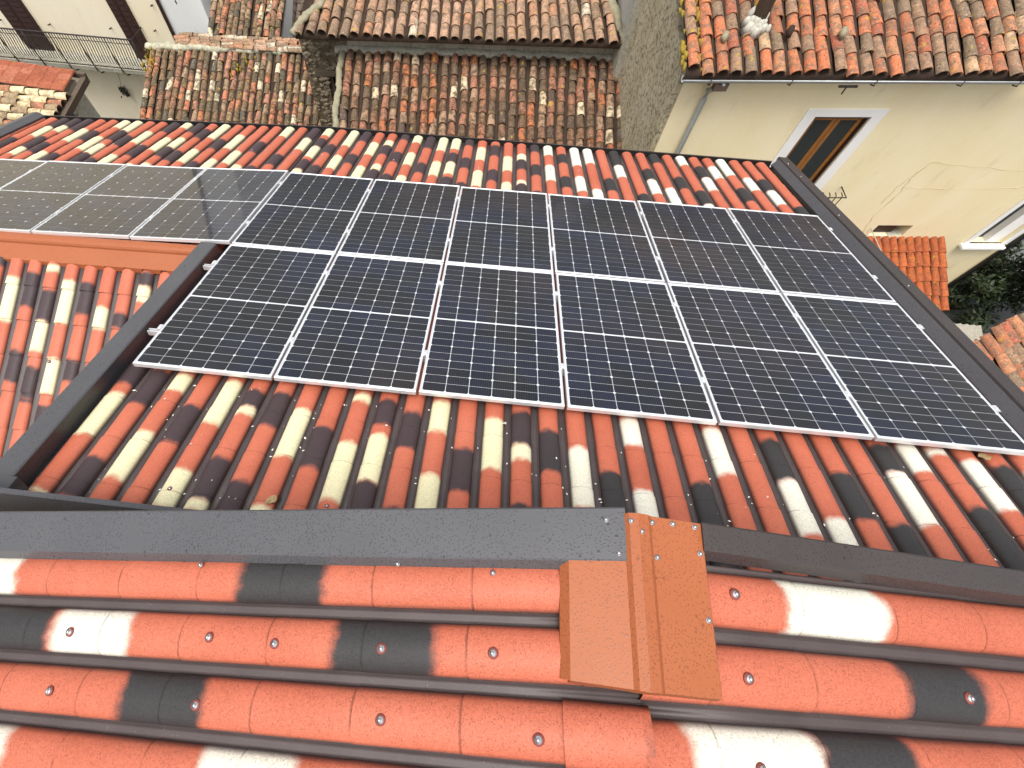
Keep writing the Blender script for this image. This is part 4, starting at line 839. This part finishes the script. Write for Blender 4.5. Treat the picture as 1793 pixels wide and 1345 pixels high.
# --- roof at the lower right, below the verge
lr = thing('house', (13, 3, GZ), 'low old roof of chunky weathered tiles at the lower right edge', 'house')
MI = frame((12.25, 1.95, -5.15), Vector((.853, .522, 0)), Vector((-.50, .817, .27)).normalized(), Vector((.14, -.23, .96)).normalized()) @ T(-.9, 0, 0)
old_roof(lr, 'roof', MI, 12, .25, 7, .33, M_TD, None, 51, 0., 0., 1.3, .118)
P0 = [MI @ Vector(q) for q in ((.0, .1, -.19), (2.95, .1, -.19), (2.95, 2.3, -.19), (.0, 2.3, -.19))]
mb = MB(); mb.hexa([(p.x, p.y, GZ - 4) for p in P0] + [tuple(p) for p in P0]); mb.build('wall', M_CEM, lr)
# --- corrugated sheet, garden wall, shrubs
mb = MB(); n = 40
vs = [(13.1 + 1.6 * i / n, y, -7.2 + .02 * math.cos(i * 1.57) + dz) for y, dz in ((5.75, 0), (6.45, .12)) for i in range(n + 1)]; vs += [(x, y, z - .012) for x, y, z in vs]
k = n + 1
mb.add(vs, [(i, i + 1, k + i + 1, k + i) for i in range(n)] + [(2 * k + i + 1, 2 * k + i, 3 * k + i, 3 * k + i + 1) for i in range(n)] + [(i + 1, i, 2 * k + i, 2 * k + i + 1) for i in range(n)])
co = thing('shed', (13.9, 6.1, GZ), 'small shed roof of grey corrugated sheet beside the shrubs', 'shed')
mb.build('corrugated_sheet', M_CORR, co); mb = MB(); mb.box((13.2, 5.9, GZ), (14.6, 6.4, -7.3)); mb.build('wall', M_CEM, co)
def shrub(c, r, n, label, seed):
    rs = random.Random(seed); t = thing('shrub', (c[0], c[1], GZ), label, 'shrub', 'shrubs beside the street')
    cl_ = [(Vector((rs.gauss(0, .45) * r[0], rs.gauss(0, .45) * r[1], rs.uniform(-.6, .8) * r[2])), rs.uniform(.25, .5)) for _ in range(26)]
    mb = MB()
    for i in range(n):
        q, s_ = cl_[rs.randrange(26)]; d = Vector((rs.gauss(0, 1), rs.gauss(0, 1), rs.gauss(0, 1))).normalized()
        p = Vector(c) + q + d * s_ * rs.uniform(.4, 1.) * min(r); a = Vector((rs.gauss(0, 1), rs.gauss(0, 1), rs.gauss(0, .6))).normalized(); b = a.cross(d).normalized() if a.cross(d).length > .01 else Vector((1, 0, 0)); L = rs.uniform(.04, .10)
        mb.add([p - a * L, p + b * L * .35, p + a * L, p - b * L * .35], [(0, 1, 2, 3)])
    mb.build('foliage', M_LEAF, t)
    mb = MB()
    for q, s_ in cl_[:9]: mb.tube([(c[0] + q.x * .1, c[1] + q.y * .1, GZ), Vector(c) + q * .5 + Vector((0, 0, -.2)), Vector(c) + q], [.035, .02, .008], 5)
    mb.build('stem', M_WOODO, t)
shrub((15.8, 8.2, -7.6), (.9, .9, .9), 5200, 'dark leafy shrub between red canopy and grey street', 5)
shrub((16.9, 8.6, -7.4), (.8, .9, 1.), 4800, 'dark shrub beside the black downpipe at the right edge', 6)
shrub((13.2, 7.0, -7.9), (.6, .4, .5), 2200, 'low dark shrub under the red canopy', 7)
for i, (a, b) in enumerate((((14.3, 6.2, -7.6), (17.5, 6.9, -7.2)), ((14.5, 5.6, -7.8), (17.8, 6.2, -7.0)))):
    mb = MB(); p, q = Vector(a), Vector(b); mb.tube([p.lerp(q, t / 6) + Vector((0, 0, random.gauss(0, .06) + .25 * math.sin(t * .6))) for t in range(7)], [.02, .018, .016, .014, .012, .01, .006], 5)
    tag(mb.build('branch', M_WOODO), ('thin bare branch reaching over the grey street, upper one', 'thin bare branch reaching over the grey street, lower one')[i], 'branch', 'bare branches by the shrubs')
# ------------------------------------------------------------------ litter on the tiles
def litter(name, M, size, mat, label, seed):
    rs = random.Random(seed); mb = MB(); n = 9
    ring = [(size * (1 + rs.uniform(-.3, .3)) * math.cos(2 * math.pi * i / n), size * .55 * (1 + rs.uniform(-.35, .35)) * math.sin(2 * math.pi * i / n), rs.uniform(0, size * .35)) for i in range(n)]
    mb.add(ring + [(0, 0, size * .12)] + [(x, y, z - .002) for x, y, z in ring] + [(0, 0, size * .12 - .002)], [(i, (i + 1) % n, n) for i in range(n)] + [(n + 1 + (i + 1) % n, n + 1 + i, 2 * n + 1) for i in range(n)] + [((i + 1) % n, i, n + 1 + i, n + 1 + (i + 1) % n) for i in range(n)])
    tag(mb.build(name, mat, None, M), label, 'leaf')
litter('dry_leaf', MV @ T(1.36, -.93, .052) @ Matrix.Rotation(.9, 4, 'Z'), .042, M_DRYLEAF, 'curled dry leaf on the tiles above the grey barge strip', 1)
litter('petal', MV @ T(2.745, -.10, .02) @ Matrix.Rotation(1.6, 4, 'Z') @ Matrix.Rotation(.6, 4, 'Y'), .032, M_PETAL, 'white petal in a valley below the panels', 2)
litter('dry_leaf', MV @ T(6.08, .015, .055) @ Matrix.Rotation(.3, 4, 'Z'), .05, M_DRYLEAF, 'pale yellow leaf caught under the last panel at right', 3)
mb = MB(); rs = random.Random(77)
for i in range(150):
    j = rs.randrange(34); x = -.058 + .195 * j + .0975 + rs.gauss(0, .012) if rs.random() < .75 else -.058 + .195 * j + rs.uniform(-.04, .04); on = abs((x + .058) / .195 - round((x + .058) / .195)) < .3
    y = rs.uniform(-1.05, .0) if j < 17 or rs.random() < .6 else rs.uniform(-1.0, -.5); z = .05 if on else .012; s_ = rs.uniform(.002, .006); a = rs.uniform(0, 3.1); d = (math.cos(a) * s_ * rs.uniform(1, 3), math.sin(a) * s_ * 2)
    mb.add([(x - d[0], y - d[1], z), (x + d[1] * .5, y - d[0] * .5, z + .003), (x + d[0], y + d[1], z), (x - d[1] * .5, y + d[0] * .5, z + .002)], [(0, 1, 2, 3)])
tag(mb.build('litter', M_PETAL, None, MV), 'tiny pale flecks and petals scattered over the tiles', None, None, 'stuff')
